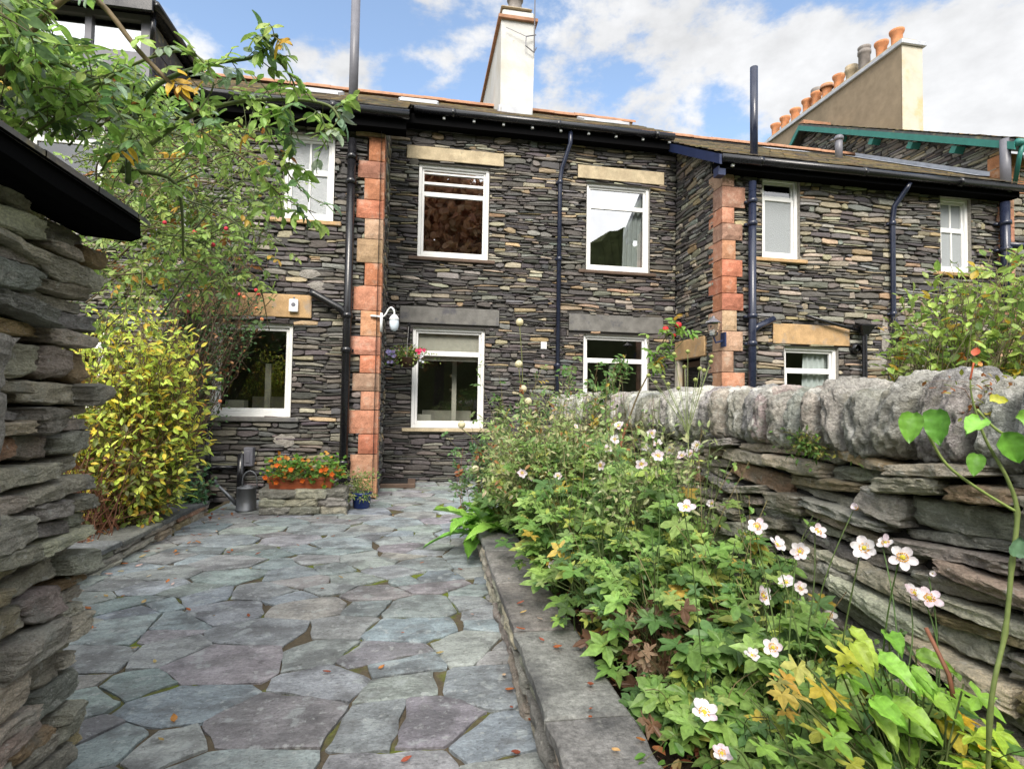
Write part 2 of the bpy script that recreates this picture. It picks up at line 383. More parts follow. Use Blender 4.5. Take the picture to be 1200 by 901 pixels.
# ------------------------------------------------------------------ foliage
PT=((.0,.10),(.3,.36),(.62,.5),(.88,.36),(1,.10))
OV=((.0,.05),(.22,.40),(.5,.5),(.78,.30),(1,.0))
def leaf(mb,p,d,n,L,W,col,kind='ovate',r=rng,curl=.12):
    p=V(p);d=V(d).normalized(); n=V(n); n=n-d*n.dot(d)
    n=n.normalized() if n.length>1e-5 else d.orthogonal().normalized()
    s=n.cross(d)
    if kind in('ovate','petal'):
        vs=[]
        for t,w in (OV if kind=='ovate' else PT):
            zc=-curl*L*t*t*2; x=p+d*(L*t)+n*zc
            vs+= [x-s*(w*W)+n*(.10*W), x-n*(.06*W), x+s*(w*W)+n*(.10*W)]
        fs=[]
        for i in range(4):
            a=i*3; fs+= [(a,a+1,a+4,a+3),(a+1,a+2,a+5,a+4)]
        mb.add(vs,fs,col)
    elif kind=='lobed':
        vs=[p+d*(L*.42)-n*(.05*L)]
        out=[]
        for i in range(27):
            a=-2.7+5.4*i/26
            rad=(.48+.17*math.cos(a*4.9)+(.04 if i%2 else -.04))*(1.05-.3*abs(a)/2.7)
            rad*=r.uniform(.92,1.08)
            out.append(p+d*(L*(.42+rad*math.cos(a)))+s*(W*1.05*rad*math.sin(a))+n*(L*(r.uniform(-.03,.03)-curl*rad*rad)))
        vs+=out; N=len(out)
        mb.add(vs,[(0,i+1,i+2) for i in range(N-1)],col)
    elif kind=='strap':
        vs=[];k=5
        for i in range(k+1):
            t=i/k; w=W*.5*min(1,1.2*(1-t)+.02)*(0.6+.4*math.sin(math.pi*min(1,t*1.2+.1)))
            x=p+d*(L*t)-V((0,0,1))*(curl*L*t*t*2.2)
            vs+=[x-s*w,x+s*w]
        mb.add(vs,[(2*i,2*i+1,2*i+3,2*i+2) for i in range(k)],col)
    elif kind=='broad':
        vs=[];k=10
        for i in range(k+1):
            t=i/k; w=W*.5*1.62*(t+.012)**.42*max(0,1-t)**.85 if k else 0
            zc=-curl*L*t*t*2.0; x=p+d*(L*t)+n*zc; rip=.05*W*math.sin(i*2.1)
            vs+=[x-s*w+n*(.16*W+rip),x-s*w*.5+n*.05*W,x-n*.02*W,x+s*w*.5+n*.05*W,x+s*w+n*(.16*W-rip)]
        mb.add(vs,[(5*i+j,5*i+j+1,5*i+j+6,5*i+j+5) for i in range(k) for j in range(4)],col)
def rdir(r,zb=0.0):
    while 1:
        v=V((r.uniform(-1,1),r.uniform(-1,1),r.uniform(-1,1)+zb))
        if .05<v.length: return v.normalized()
def plant(name,label,cat,base,tgt,n,lcol,seed,leafsz=(.05,.08),asp=.55,per=10,srad=.004,scol=(.10,.09,.04),kind='ovate',spread=.12,arch=.25,frm=.35,droop=.2,lm='leaf',group=None,loc_noise=.03,pinn=False,tipleaf=True,thick=None):
    r=random.Random(seed); base=V(base)
    root=thing(name,label,cat,base,group); sb=MB();lb=MB()
    for i in range(n):
        b=base+V((r.uniform(-spread,spread),r.uniform(-spread,spread),0)); t=V(tgt(r))
        side=rdir(r)*arch*(t-b).length*.35
        mid=b.lerp(t,.5)+side+V((0,0,arch*(t-b).length*.35))
        pts=spline([b,mid,t],5); k=len(pts)
        pts=[p+rdir(r)*loc_noise*.3*(1 if 0<q<k-1 else 0) for q,p in enumerate(pts)]
        sb.tube(pts,[srad*(1-.7*q/(k-1)) for q in range(k)],4 if srad<.006 else 6,jit(scol,.3,r))
        for j in range(per):
            f=frm+(1-frm)*(j+r.random())/per
            q=f*(k-1); a=min(int(q),k-2); p=pts[a].lerp(pts[a+1],q-a)
            ax=(pts[a+1]-pts[a]).normalized()
            d=(rdir(r,.1)+ax*.6-V((0,0,droop))).normalized()
            nn=(V((0,-.55,1))+rdir(r)*.7)
            L=r.uniform(*leafsz); off=d*r.uniform(.2,1.0)*loc_noise
            if pinn:
                tw=p+d*L*2.0; sb.tube([p,p+d*L,tw],srad*.35,3,jit(scol,.3,r),False)
                cc=lcol(r,p)
                for m_ in range(5):
                    q0=p+d*L*(.6+.7*(m_//2)); sd=d.cross(nn).normalized()*(1 if m_%2 else -1)
                    dd=(sd+d*.4) if m_<4 else d
                    leaf(lb,q0 if m_<4 else tw,dd+rdir(r)*.2,nn+rdir(r)*.25,L,L*asp,jit(cc,.12,r),kind,r)
            else:
                leaf(lb,p+off,d,nn,L,L*asp,lcol(r,p),kind,r,r.uniform(.02,.2))
                if off.length>.02: sb.tube([p,p+off],srad*.3,3,jit(scol,.2,r),False)
    sb.build('stem','stem',root,True); lb.build('foliage',lm,root)
    return root
def pal(cols,a=.2):
    def f(r,p):
        x=r.random()*sum(w for w,_ in cols)
        for w,c in cols:
            x-=w
            if x<=0: return jit(c,a,r)
        return jit(cols[-1][1],a,r)
    return f

# ================================================================== HOUSES
YW,YR=7.67,9.2
def window(parent,X0,X1,Z0,Z1,Y,style='top',lintel=None,lmat='sandcream',sill='slatelintel',glass='glass',blind=None,curtain=None,frac=.25,silld=(.14,.06),fw=.055,transdrop=.0):
    """casing set back in the wall; the frame mesh carries sashes, panes, sill, lintel"""
    y0,y1=Y+.045,Y+.15
    f=MB(); a=fw
    f.box(X0,X0+a,y0,y1,Z0,Z1); f.box(X1-a,X1,y0,y1,Z0,Z1)
    f.box(X0+a,X1-a,y0,y1,Z1-a,Z1); f.box(X0+a,X1-a,y0,y1,Z0,Z0+a*1.25)
    w=f.build('window','paint',parent,bevel=.006)
    def sash(x0,x1,z0,z1,yy,b=.04,gmat=glass,bars=0):
        s=MB(); s.box(x0,x0+b,yy,yy+.045,z0,z1); s.box(x1-b,x1,yy,yy+.045,z0,z1)
        s.box(x0+b,x1-b,yy,yy+.045,z1-b,z1); s.box(x0+b,x1-b,yy,yy+.045,z0,z0+b*1.1)
        if bars: xm=(x0+x1)/2; s.box(xm-.013,xm+.013,yy+.004,yy+.04,z0+b*1.1,z1-b)
        so=s.build('sash','paint',w,bevel=.004)
        g=MB(); yg=yy+.022; g.quad((x0+b-.006,yg,z0+b-.006),(x1-b+.006,yg,z0+b-.006),(x1-b+.006,yg,z1-b+.006),(x0+b-.006,yg,z1-b+.006))
        g.build('pane',gmat,w); return so
    x0,x1,z0,z1=X0+a+.003,X1-a-.003,Z0+a*1.25+.003,Z1-a-.003
    gm='frost' if style in('frost','frostgrid') else glass
    if style=='single': sash(x0,x1,z0,z1,y0+.03)
    else:
        zt=z1-(z1-z0)*frac
        up=glass if style!='frostgrid' else gm
        sash(x0,x1,zt+.003,z1,y0+.035,.035,up,1 if 'grid' in style else 0)
        sash(x0,x1,z0,zt,y0+.02,.042,gm,1 if 'grid' in style else 0)
        if transdrop:
            s=MB(); zz=z1-(z1-z0)*transdrop; s.box(x0+.036,x1-.036,y0+.03,y0+.07,zz-.02,zz+.02); s.box(x0+.036,x1-.036,y0+.03,y0+.07,z1-.09,z1-.065); s.build('glazing_bar','paint',w)
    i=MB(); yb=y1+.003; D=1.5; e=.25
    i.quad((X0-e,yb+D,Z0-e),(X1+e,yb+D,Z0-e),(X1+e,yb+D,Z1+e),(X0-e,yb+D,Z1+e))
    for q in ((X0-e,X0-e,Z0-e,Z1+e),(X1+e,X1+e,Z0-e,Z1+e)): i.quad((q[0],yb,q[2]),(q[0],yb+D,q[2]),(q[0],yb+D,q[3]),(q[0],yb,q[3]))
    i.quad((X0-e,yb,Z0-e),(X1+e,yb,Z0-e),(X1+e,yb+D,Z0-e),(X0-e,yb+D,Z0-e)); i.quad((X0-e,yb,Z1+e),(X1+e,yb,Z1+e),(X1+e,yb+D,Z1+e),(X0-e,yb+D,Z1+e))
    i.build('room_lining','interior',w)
    if Z0<1.5:
        q=MB(); q.box(X0+.1,X0+.34,yb+.12,yb+.3,Z0-.02,Z0+.22,(.5,.5,.5)); q.box(X1-.5,X1-.42,yb+.5,yb+.55,Z0,Z1-.5); q.box(X0+.2,X1-.1,yb+1.0,yb+1.3,Z0-.2,Z0+.28); q.build('room_furniture','creamblind',w)
    if blind:
        b=MB(); zb=Z1-(Z1-Z0)*blind[1]; b.box(X0+.02,X1-.02,y1+.02,y1+.03,zb,Z1-.02); b.box(X0+.02,X1-.02,y1+.015,y1+.037,zb-.025,zb)
        b.build('blind',blind[0],w)
    if curtain:
        c=MB(); xa,xb=lerp(X0,X1,curtain[0]),lerp(X0,X1,curtain[1]); N=36; vs=[]
        for k in range(N+1):
            tt=k/N; yy=y1+.04+.022*math.sin(tt*math.pi*9)
            vs+=[V((lerp(xa,xb,tt),yy,Z0)),V((lerp(xa+.05,xb,tt),yy,Z1))]
        c.add(vs,[(2*k,2*k+2,2*k+3,2*k+1) for k in range(N)]); c.build('curtain','curtain',w,True)
    if lintel:
        l=MB(); l.box(lintel[0],lintel[1],Y-.022,Y+.2,lintel[2],lintel[3]); l.build('lintel',lmat,w,bevel=.012,seg=2)
    s=MB(); s.box(X0-silld[0],X1+silld[0]*.8,Y-.055,Y+.14,Z0-silld[1],Z0-.002); s.build('sill',sill,w,bevel=.008)
    return w
def slates(mb,X0,X1,p0,p1,r,row=.22,wd=.27,cols=((.19,.17,.135),(.27,.22,.14),(.15,.14,.125),(.30,.24,.14),(.23,.195,.15))):
    y0,z0=p0;y1,z1=p1; L=math.hypot(y1-y0,z1-z0); n=max(1,round(L/row)); ty,tz=(y1-y0)/L,(z1-z0)/L; ny,nz=-tz*(1 if y1>y0 else -1),abs(ty)
    for i in range(n):
        a,b=L*i/n,min(L*(i+1)/n+.03,L); x=X0-(wd/2 if i%2 else 0)
        while x<X1:
            xa,xb=max(x,X0)+.003,min(x+wd,X1)-.003; x+=wd
            if xb-xa<.03: continue
            j=r.uniform(-.012,.008); h=.020+r.uniform(0,.008)
            def q(xx,d,hh): return V((xx,y0+ty*d+ny*hh,z0+tz*d+nz*hh))
            c=jit(r.choice(cols),.2,r)
            mb.add([q(xa,a+j,h),q(xb,a+j,h),q(xb,b,.002),q(xa,b,.002),q(xa,a+j,h-.014),q(xb,a+j,h-.014)],[(0,1,2,3),(4,5,1,0)],c)
def ridge(parent,X0,X1,Y,Z,r,name='ridge'):
    mb=MB(); x=X0
    while x<X1:
        e=min(x+.45,X1); vs=[];rr=.10+r.uniform(-.004,.004); dz=r.uniform(-.006,.006)
        for xx in (x+.004,e+.01):
            for k in range(9):
                a=math.pi*k/8; vs.append(V((xx,Y+rr*1.2*math.cos(a),Z-.03+dz+rr*math.sin(a))))
        mb.add(vs,[(k,k+1,10+k,9+k) for k in range(8)]+[tuple(range(9))]); x=e
    mb.build(name,'terra',parent)
def gutter(parent,X0,X1,Y,Z,mat='black',clips=()):
    mb=MB(); mb.tube([(X0,Y,Z),(X1,Y,Z)],.062,12); x=X0+.6
    while x<X1: mb.tube([(x,Y,Z),(x+.07,Y,Z)],.070,12); x+=1.8
    g=mb.build('gutter',mat,parent,True)
    for x in clips:
        c=MB(); c.box(x-.02,x+.02,Y+.02,Y+.06,Z-.10,Z-.065); c.build('gutter_clip','lampw',g)
    return g
def pipe(parent,pts,r,mat,name='downpipe',collars=(),n=12):
    mb=MB(); mb.tube(pts,r,n)
    for c in collars:
        c=V(c); mb.tube([c-V((0,0,.035)),c-V((0,0,.03)),c+V((0,0,.03)),c+V((0,0,.035))],[r*1.1,r*1.28,r*1.28,r*1.1],n)
        mb.obox(c+V((0,r+.02,0)),(r*1.5,0,0),(0,.03,0),(0,0,.018))
    return mb.build(name,mat,parent,True)
def quoin(parent,x0,x1w,x1n,y,z0,z1,r,side=None,lh=(.24,.36)):
    """dressed red sandstone blocks; x1w/x1n = wide and narrow ends, side = depth range of the return face"""
    z=z0;i=0
    while z<z1-.06:
        h=min(r.uniform(*lh),z1-z); xe=x1w if i%2 else x1n
        xe+=r.uniform(-.03,.03); mb=MB(); yd=y+(.3 if side is None else (side[0] if i%2 else side[1]))
        sg=1 if xe>x0 else -1
        c=r.choice([(.45,.19,.11),(.41,.20,.13),(.47,.24,.15),(.38,.23,.16),(.43,.28,.19)])
        a,b=(x0-sg*.018,xe) if sg>0 else (xe,x0+.018)
        # block with a slightly pillowed face
        nx,nz=5,4
        vs=[];fs=[]
        for k in range(nz+1):
            for j in range(nx+1):
                u,v=j/nx,k/nz; e=min(u,1-u,v,1-v)
                vs.append(V((lerp(a,b,u),y-.034-(.012 if e>0 else 0)-r.uniform(0,.008 if e>0 else .003),lerp(z+.005,z+h-.005,v))))
        fs=[(k*(nx+1)+j,k*(nx+1)+j+1,(k+1)*(nx+1)+j+1,(k+1)*(nx+1)+j) for k in range(nz) for j in range(nx)]
        mb.add(vs,fs,jit(c,.18,r))
        mb.box(a+.002,b-.002,y-.032,yd,z+.007,z+h-.007,jit(c,.15,r))
        mb.build('quoin_stone','sandred',parent,bevel=0)
        z+=h;i+=1

def add_walls(parent,specs,seed,name='wall'):
    for k,(O,ud,nd,W,H,op,tf,kw) in enumerate(specs):
        r=random.Random(seed+k); mb=MB()
        if 'v_max' in kw:
            O_=V(O)-V(nd)*.022;f=kw['v_max'];ub=V(ud)
            hole=op[0] if op else (0,.0001,0,.001)
            for a,b,zl in ((-.16,hole[0],-.1),(hole[0],hole[1],hole[3]),(hole[1],W,-.1)):
                if b-a>.001: mb.quad(O_+ub*a+V((0,0,zl)),O_+ub*b+V((0,0,zl)),O_+ub*b+V((0,0,f(b)-.03)),O_+ub*a+V((0,0,f(a)-.03)),(.035,.035,.035))
        else: backing(mb,O,ud,nd,W,H,op)
        rubble(mb,O,ud,nd,W,H,op,r,tf,**kw)
        mb.build(name,'slate',parent)
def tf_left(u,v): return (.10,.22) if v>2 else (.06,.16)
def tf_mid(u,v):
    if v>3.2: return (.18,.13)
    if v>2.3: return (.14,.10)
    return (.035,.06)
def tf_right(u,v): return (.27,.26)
def tf_ret(u,v): return (.16,.30)

# ---- the cottage with the recess (left wing and centre)
H1=thing('terraced_cottage','dark slate rubble cottage with a recessed middle bay, white chimney and red quoins','house',(1,9,0))
Hm=5.98
wl=[(-2.64,-1.64,1.09,2.34),(-1.83,-1.17,3.75,4.94),(-2.95,-1.41,2.42,2.73),(-4.9,-4.0,3.75,4.9),(-4.9,-3.9,1.1,2.3)]
wm=[(-.04,1.16,3.76,5.36),(2.9,4.09,3.71,5.29),(-.08,1.13,.9,2.58),(2.87,4.09,.9,2.58),(-.25,1.40,5.41,5.64),(2.73,4.36,5.34,5.58),(-.30,1.37,2.64,2.92),(2.60,4.36,2.62,2.92)]
X0=-6.6
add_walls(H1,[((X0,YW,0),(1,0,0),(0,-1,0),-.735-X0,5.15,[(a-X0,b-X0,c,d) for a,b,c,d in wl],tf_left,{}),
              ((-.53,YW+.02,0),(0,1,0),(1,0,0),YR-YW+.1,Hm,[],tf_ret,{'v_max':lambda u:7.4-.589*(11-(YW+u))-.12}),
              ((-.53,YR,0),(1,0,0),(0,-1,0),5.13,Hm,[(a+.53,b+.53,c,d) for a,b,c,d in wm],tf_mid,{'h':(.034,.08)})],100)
core=MB(); core.box(X0,-.60,YW+.5,11,0,5.1,(.03,.03,.03)); core.box(-.82,-.56,YW+.03,YW+.28,0,5.1,(.03,.03,.03))
# (interior masses stay behind the window boxes)
core=MB(); core.box(-.82,-.56,YW+.03,YW+.28,0,5.1,(.03,.03,.03)); core.build('wall','mortar',H1)
quoin(H1,-.52,-.87,-.74,YW,.02,5.06,random.Random(3))
window(H1,-.04,1.16,3.76,5.36,YR,'top',(-.25,1.40,5.41,5.64),'sandcream',sill='brownsill',glass='glassb',frac=.30,transdrop=.17)
window(H1,2.9,4.09,3.71,5.29,YR,'top',(2.73,4.36,5.34,5.58),'sandcream',sill='brownsill',glass='glassb',curtain=(.62,.97),frac=.24)
window(H1,-.08,1.13,.90,2.58,YR,'top',(-.30,1.37,2.64,2.92),'slatelintel',sill='sandcream',blind=('creamblind',.31),frac=.24)
window(H1,2.87,4.09,.90,2.58,YR,'top',(2.60,4.36,2.62,2.92),'slatelintel',sill='sandcream',frac=.26)
window(H1,-1.83,-1.17,3.75,4.94,YW,'frostgrid',None,sill='sandorange',frac=.42)
window(H1,-2.64,-1.64,1.09,2.34,YW,'single',(-2.95,-1.41,2.42,2.73),'sandorange',sill='slatelintel')
window(H1,-4.9,-4.0,3.75,4.9,YW,'top',None); window(H1,-4.9,-3.9,1.1,2.3,YW,'top',None)
rr=random.Random(5)
RZ=lambda y:7.4-.589*(11-y)
rf=MB(); slates(rf,-7.2,-.2,(7.38,RZ(7.38)),(11,7.4),rr); slates(rf,-.2,4.42,(8.93,RZ(8.93)),(11,7.4),rr); slates(rf,-7.2,4.42,(14.6,RZ(7.4)),(11,7.4),rr,row=.4,wd=.6)

for xa,xb,ya in ((-7.2,-.2,7.40),(-.2,4.42,8.95)): rf.add([V((x,y,RZ(y)-.05)) for x,y in ((xa,ya),(xb,ya),(xb,11),(xa,11))],[(0,1,2,3)],(.02,.02,.02))
bk=MB(); bk.quad((-7.2,10.9,0),(9.9,10.9,0),(9.9,10.9,7.2),(-7.2,10.9,7.2),(.03,.03,.03)); bk.quad((-7.0,YW,0),(-7.0,10.9,0),(-7.0,10.9,7),(-7.0,YW,5.1),(.03,.03,.03)); bk.build('wall','mortar',H1)
roof=rf.build('roof','roof',H1); ridge(roof,-7.2,4.5,11,7.44,rr)
tr=MB(); tr.box(-7.2,-.22,7.44,7.66,5.02,5.17,(.02,.02,.02)); tr.box(-.50,4.4,8.99,9.19,5.92,6.08,(.02,.02,.02)); tr.add([V((x,y,RZ(y)-dz)) for x in (-.225,-.195) for y,dz in ((7.38,-.01),(8.95,-.01),(8.95,.10),(7.38,.10))],[(0,1,2,3),(4,7,6,5),(0,3,7,4),(3,2,6,7)])
tr.build('fascia','blackdull',H1)
gutter(H1,-7.2,-.18,7.38,5.20,clips=(-2.6,-2.0,-1.35))
gutter(H1,-.14,4.42,8.93,6.12,clips=[.35+.5*i for i in range(9)])
for x0,x1,y0,y1 in ((-2.15,-1.35,9.0,9.5),(-.40,.25,9.6,10.1),(3.05,3.95,9.9,10.3)):
    s=MB(); 
    for a,b in (((x0,y0),(x1,y0)),((x0,y1),(x1,y1)),((x0,y0),(x0,y1)),((x1,y0),(x1,y1))):
        s.tube([(a[0],a[1],RZ(a[1])+.05),(b[0],b[1],RZ(b[1])+.05)],.035,4)
    k=s.build('skylight','lead',roof)
pipe(H1,[(-.93,7.54,.04),(-.93,7.54,4.86)],.056,'black','soil_pipe',[(-.93,7.54,z) for z in (.5,2.0,2.46,4.28,4.62)])
pipe(H1,[(-.93,7.50,5.15),(-.93,7.50,6.80)],.060,'greypipe','vent_pipe')
pipe(H1,[(-1.42,7.56,2.76),(-1.36,7.56,2.73),(-1.02,7.55,2.55),(-.93,7.54,2.42)],.052,'black','waste_pipe')
pipe(H1,[(2.53,8.98,6.10),(2.53,8.99,5.85),(2.42,9.11,5.45),(2.39,9.12,5.25),(2.39,9.12,.05)],.038,'bluepipe','downpipe',[(2.39,9.12,z) for z in (5.2,3.85,2.0)])
pipe(H1,[(-2.97,7.58,.1),(-2.97,7.58,5.1)],.04,'greypipe','downpipe',[(-2.97,7.58,z) for z in (1.2,3.0,4.6)])
pipe(H1,[(-2.62,7.62,.02),(-2.62,7.62,1.0)],.035,'black','downpipe')
pipe(H1,[(-2.6,7.60,.44),(-2.26,7.60,.44)],.03,'black','waste_pipe')
pipe(H1,[(-2.20,7.56,0),(-2.20,7.56,.62)],.045,'black','drain_pipe')
g=MB(); g.box(-2.17,-2.06,7.54,7.66,.46,.70); g.box(-2.14,-2.09,7.53,7.542,.5,.66); g.build('drain_hopper','greypipe',H1,bevel=.01)
for x,z,w,h in ((-1.45,3.02,.16,.06),(-1.35,2.86,.13,.07),(-1.71,.78,.16,.09)):
    s=MB(); vs=[V((x,YW-.028,z))]+[V((x+w*math.cos(a)*rr.uniform(.7,1.1),YW-.018,z+h*math.sin(a)*rr.uniform(.7,1.1))) for a in [k*.45 for k in range(14)]]
    s.add(vs,[(0,k,k+1) for k in range(1,14)]+[(0,14,1)]); s.build('mortar_patch','limemortar',H1)
s=MB(); s.box(2.10,2.20,YR-.045,YR+.02,2.28,2.40); 
for k in range(4): s.box(2.11,2.19,YR-.052,YR-.045,2.295+k*.026,2.31+k*.026)
s.build('air_vent','lampw',H1)
# white stack on the ridge
s=MB(); s.add([V(q) for q in ((1.44,10,6.4),(2.05,10,6.4),(2.05,13.4,6.4),(1.44,13.4,6.4),(1.43,10,8.62),(2.09,10,8.62),(2.09,13.4,8.62),(1.43,13.4,8.62))],[(0,1,5,4),(1,2,6,5),(2,3,7,6),(3,0,4,7),(4,5,6,7)])
ch=s.build('chimney','whiterender',H1)
s=MB(); s.box(1.37,2.13,9.94,13.46,8.62,8.68); s.build('drip_course','terra',ch)
s=MB(); s.box(1.45,2.07,10.0,13.4,8.68,8.84); s.build('capping','whiterender',ch,bevel=.03)
s=MB(); s.box(1.42,2.02,9.97,13.42,8.84,8.88); s.build('lichened_haunching','buffpot',ch,bevel=.015)
s=MB(); s.box(1.46,2.03,9.96,9.998,6.80,6.92); s.box(1.405,1.436,9.98,11,6.75,6.95); s.build('flashing','lead',ch)
for k,y in enumerate((10.25,11.3,12.4)):
    p=MB(); p.lathe([(.15,0),(.15,.1),(.13,.12),(.13,.3),(.16,.32),(.16,.38),(.135,.40),(.135,.60),(.17,.63),(.17,.70),(.12,.70)],(1.73,y,8.87),18); p.build('chimney_pot','cowl' ,ch,True)
s=MB(); a=V((2.06,9.93,8.0)); s.tube([a,a+V((0,0,1.6))],.012,5); s.tube([a+V((.03,0,.35)),a+V((-.16,-.02,.28)),a+V((-.17,-.02,.1)),a+V((.0,0,.0)),a+V((.04,0,.1))],.012,5); s.tube([a+V((-.16,-.02,.28)),a+V((-.55,0,.42))],.006,4)
s.build('aerial_pole','greypipe',ch)
# dormer
d=MB(); d.box(-5.2,-3.66,7.98,8.06,5.58,5.98); d.box(-5.2,-5.08,7.98,8.06,5.98,6.5); d.box(-3.78,-3.66,7.98,8.06,5.98,6.5); d.box(-5.08,-3.78,7.98,8.06,6.42,6.5); d.box(-4.46,-4.38,7.98,8.06,5.98,6.42)
dm=d.build('dormer','greypipe',H1)
d=MB(); d.box(-5.1,-3.76,8.02,8.03,5.96,6.44); d.build('pane','glassb',dm)
d=MB(); d.box(-5.2,-3.70,8.07,10.2,5.0,6.5,(.06,.06,.07)); 
for k in range(6): d.box(-3.70,-3.675-.006*(k%2),8.07,10.2,5.5+k*.165,5.655+k*.165,jit((.075,.075,.085),.2))
d.build('dormer_cheek','roof',dm)
d=MB(); d.box(-5.4,-3.55,7.82,10.4,6.52,6.64); d.box(-5.4,-3.56,7.78,7.83,6.44,6.62); d.build('dormer_roof','black',dm,bevel=.01)
d=MB(); d.tube([(-3.53,7.8,6.55),(-3.53,9.9,6.55)],.05,10); d.tube([(-3.6,7.9,6.5),(-3.62,7.95,6.1)],.035,8); d.build('gutter','black',dm,True)

# ---- neighbour: projecting right wing
H2=thing('terraced_cottage','lighter tan and grey slate cottage projecting forward, with blue downpipe and red quoins','house',(7,9,0))
wr=[(5.28,5.94,3.67,4.97),(8.57,9.18,3.64,4.92),(5.66,6.62,1.1,2.30),(5.46,6.82,2.33,2.65),(8.1,9.2,1.1,2.15),(7.9,9.5,2.18,2.62)]
add_walls(H2,[((4.80,YW,0),(1,0,0),(0,-1,0),4.96,5.12,[(a-4.8,b-4.8,c,d) for a,b,c,d in wr],tf_right,{}),
              ((4.6,YR-.03,0),(0,-1,0),(-1,0,0),1.28,5.95,[(.12,.88,-.2,2.13),(-.1,1.06,2.15,2.48)],tf_ret,{'v_max':lambda u:7.2-.573*(11-(YR-u))-.12})],200)
c=MB(); c.box(4.63,4.93,YW+.03,YW+.3,0,5.1,(.03,.03,.03)); c.build('wall','mortar',H2)
quoin(H2,4.6,4.95,4.80,YW,.02,5.0,random.Random(13),(.24,.36))
quoin(H2,10.02,9.72,9.80,YW,.02,5.1,random.Random(14))
window(H2,5.28,5.94,3.67,4.97,YW,'frost',None,sill='sandorange',frac=.22)
window(H2,8.57,9.18,3.64,4.92,YW,'frostgrid',None,sill='sandorange',frac=.42)
window(H2,5.66,6.62,1.1,2.30,YW,'top',(5.46,6.82,2.33,2.65),'sandorange',frac=.30,curtain=(.45,.95))
window(H2,8.1,9.2,1.1,2.15,YW,'top',(7.9,9.5,2.18,2.62),'slatelintel',frac=.3)
# side door in the return
d=MB(); d.box(4.66,4.72,8.32,9.04,.02,2.10); do=d.build('door','wood',H2)
d=MB(); d.box(4.645,4.659,8.42,8.94,1.15,2.0); d.build('door_glass','glass',do)
d=MB(); d.box(4.575,4.70,9.05,9.16,0,2.13); d.box(4.60,4.70,8.24,8.31,0,2.13); d.build('door_jamb','paleend',do)
d=MB(); d.box(4.572,4.8,8.14,9.17,2.15,2.48); d.build('lintel','sandorange',do,bevel=.012)
r2=lambda y:7.2-.573*(11-y)
rf=MB(); slates(rf,4.40,9.90,(7.38,r2(7.38)),(11,7.2),rr); slates(rf,4.4,9.9,(14.6,5.1),(11,7.2),rr,row=.4,wd=.6); rf.add([V((x,y,r2(y)-.05)) for x,y in ((4.40,7.40),(9.9,7.40),(9.9,11),(4.40,11))],[(0,1,2,3)],(.02,.02,.02))
bk=MB(); bk.quad((4.62,9.25,0),(4.62,10.9,0),(4.62,10.9,7.2),(4.62,9.25,6.1),(.03,.03,.03)); bk.build('wall','mortar',H2)
roof2=rf.build('roof','roof',H2); ridge(roof2,4.5,9.9,11,7.245,rr)
tr=MB(); tr.box(4.42,9.9,7.44,7.66,4.92,5.07,(.02,.02,.02)); tr.build('fascia','blackdull',H2)
tr=MB()
tr.add([V((x,y,r2(y)-dz)) for x in (4.37,4.41) for y,dz in ((7.36,.02),(9.15,.02),(9.15,.17),(7.36,.17))],[(0,1,2,3),(4,7,6,5),(0,3,7,4),(3,2,6,7)])
tr.box(4.40,4.52,7.44,7.58,4.82,4.95); tr.build('bargeboard','bluebrd',H2)
gutter(H2,4.42,9.95,7.38,5.05,clips=(4.62,))
pipe(H2,[(5.03,7.54,.04),(5.03,7.54,4.80)],.058,'bluepipe','soil_pipe',[(5.03,7.54,z) for z in (2.3,2.72,4.15,4.5)])
pipe(H2,[(5.03,7.50,5.0),(5.03,7.50,6.58)],.058,'bluepipe','vent_pipe')
pipe(H2,[(5.03,7.54,2.47),(5.12,7.55,2.56),(5.42,7.58,2.70)],.05,'bluepipe','waste_pipe')
a=[pY(1066,214,7.42),pY(1062,222,7.46),pY(1048,242,7.58),pY(1046,258,7.6),pY(1047,372,7.6),pY(1052,388,7.56),pY(1058,400,7.54)]
pipe(H2,a,.04,'bluepipe','downpipe',[pY(1046,262,7.6),pY(1047,368,7.6)])
def hopper(px,py):
    c=pY(px,py,7.55); h=MB(); vs=[]
    for z,w in ((.07,.13),(.05,.13),(-.07,.06),(-.10,.05)):
        for sx,sy in ((-1,-1),(1,-1),(1,1),(-1,1)): vs.append(c+V((sx*w,sy*w*.7,z)))
    h.add(vs,[(4*i+j,4*i+(j+1)%4,4*i+4+(j+1)%4,4*i+4+j) for i in range(3) for j in range(4)]+[(12,13,14,15)])
    h.tube([c+V((0,0,-.08)),V((c.x,c.y,.05))],.04,10); h.build('rainwater_hopper','black',H2)
hopper(1013,386); hopper(1057,402)
pipe(H2,[pY(945,370,7.6),pY(975,379,7.58),pY(1010,388,7.56)],.026,'black','waste_pipe')
s=MB(); s.lathe([(.001,-.04),(.085,-.04),(.085,.02),(.05,.05)],pY(1003,408,7.6),14,axis=(0,-1,0)); s.build('vent_cowl','black',H2,True)
for x,y,w,h in ((1037,395,.10,.30),(1028,425,.2,.12)):
    c=pY(x,y,YW-.02); s=MB(); vs=[c-V((0,.012,0))]+[c+V((w*math.cos(q)*rr.uniform(.6,1.1),0,h*math.sin(q)*rr.uniform(.7,1.1))) for q in [k*.45 for k in range(14)]]
    s.add(vs,[(0,k,k+1) for k in range(1,14)]+[(0,14,1)]); s.build('mortar_patch','limemortar',H2)
pipe(H2,[(9.70,7.52,3.0),(9.70,7.52,4.85)],.07,'bluepipe','soil_pipe',[(9.70,7.52,z) for z in (4.05,4.5)])
pipe(H2,[(9.70,7.50,5.0),(9.70,7.50,5.92)],.075,'greypipe','vent_pipe')
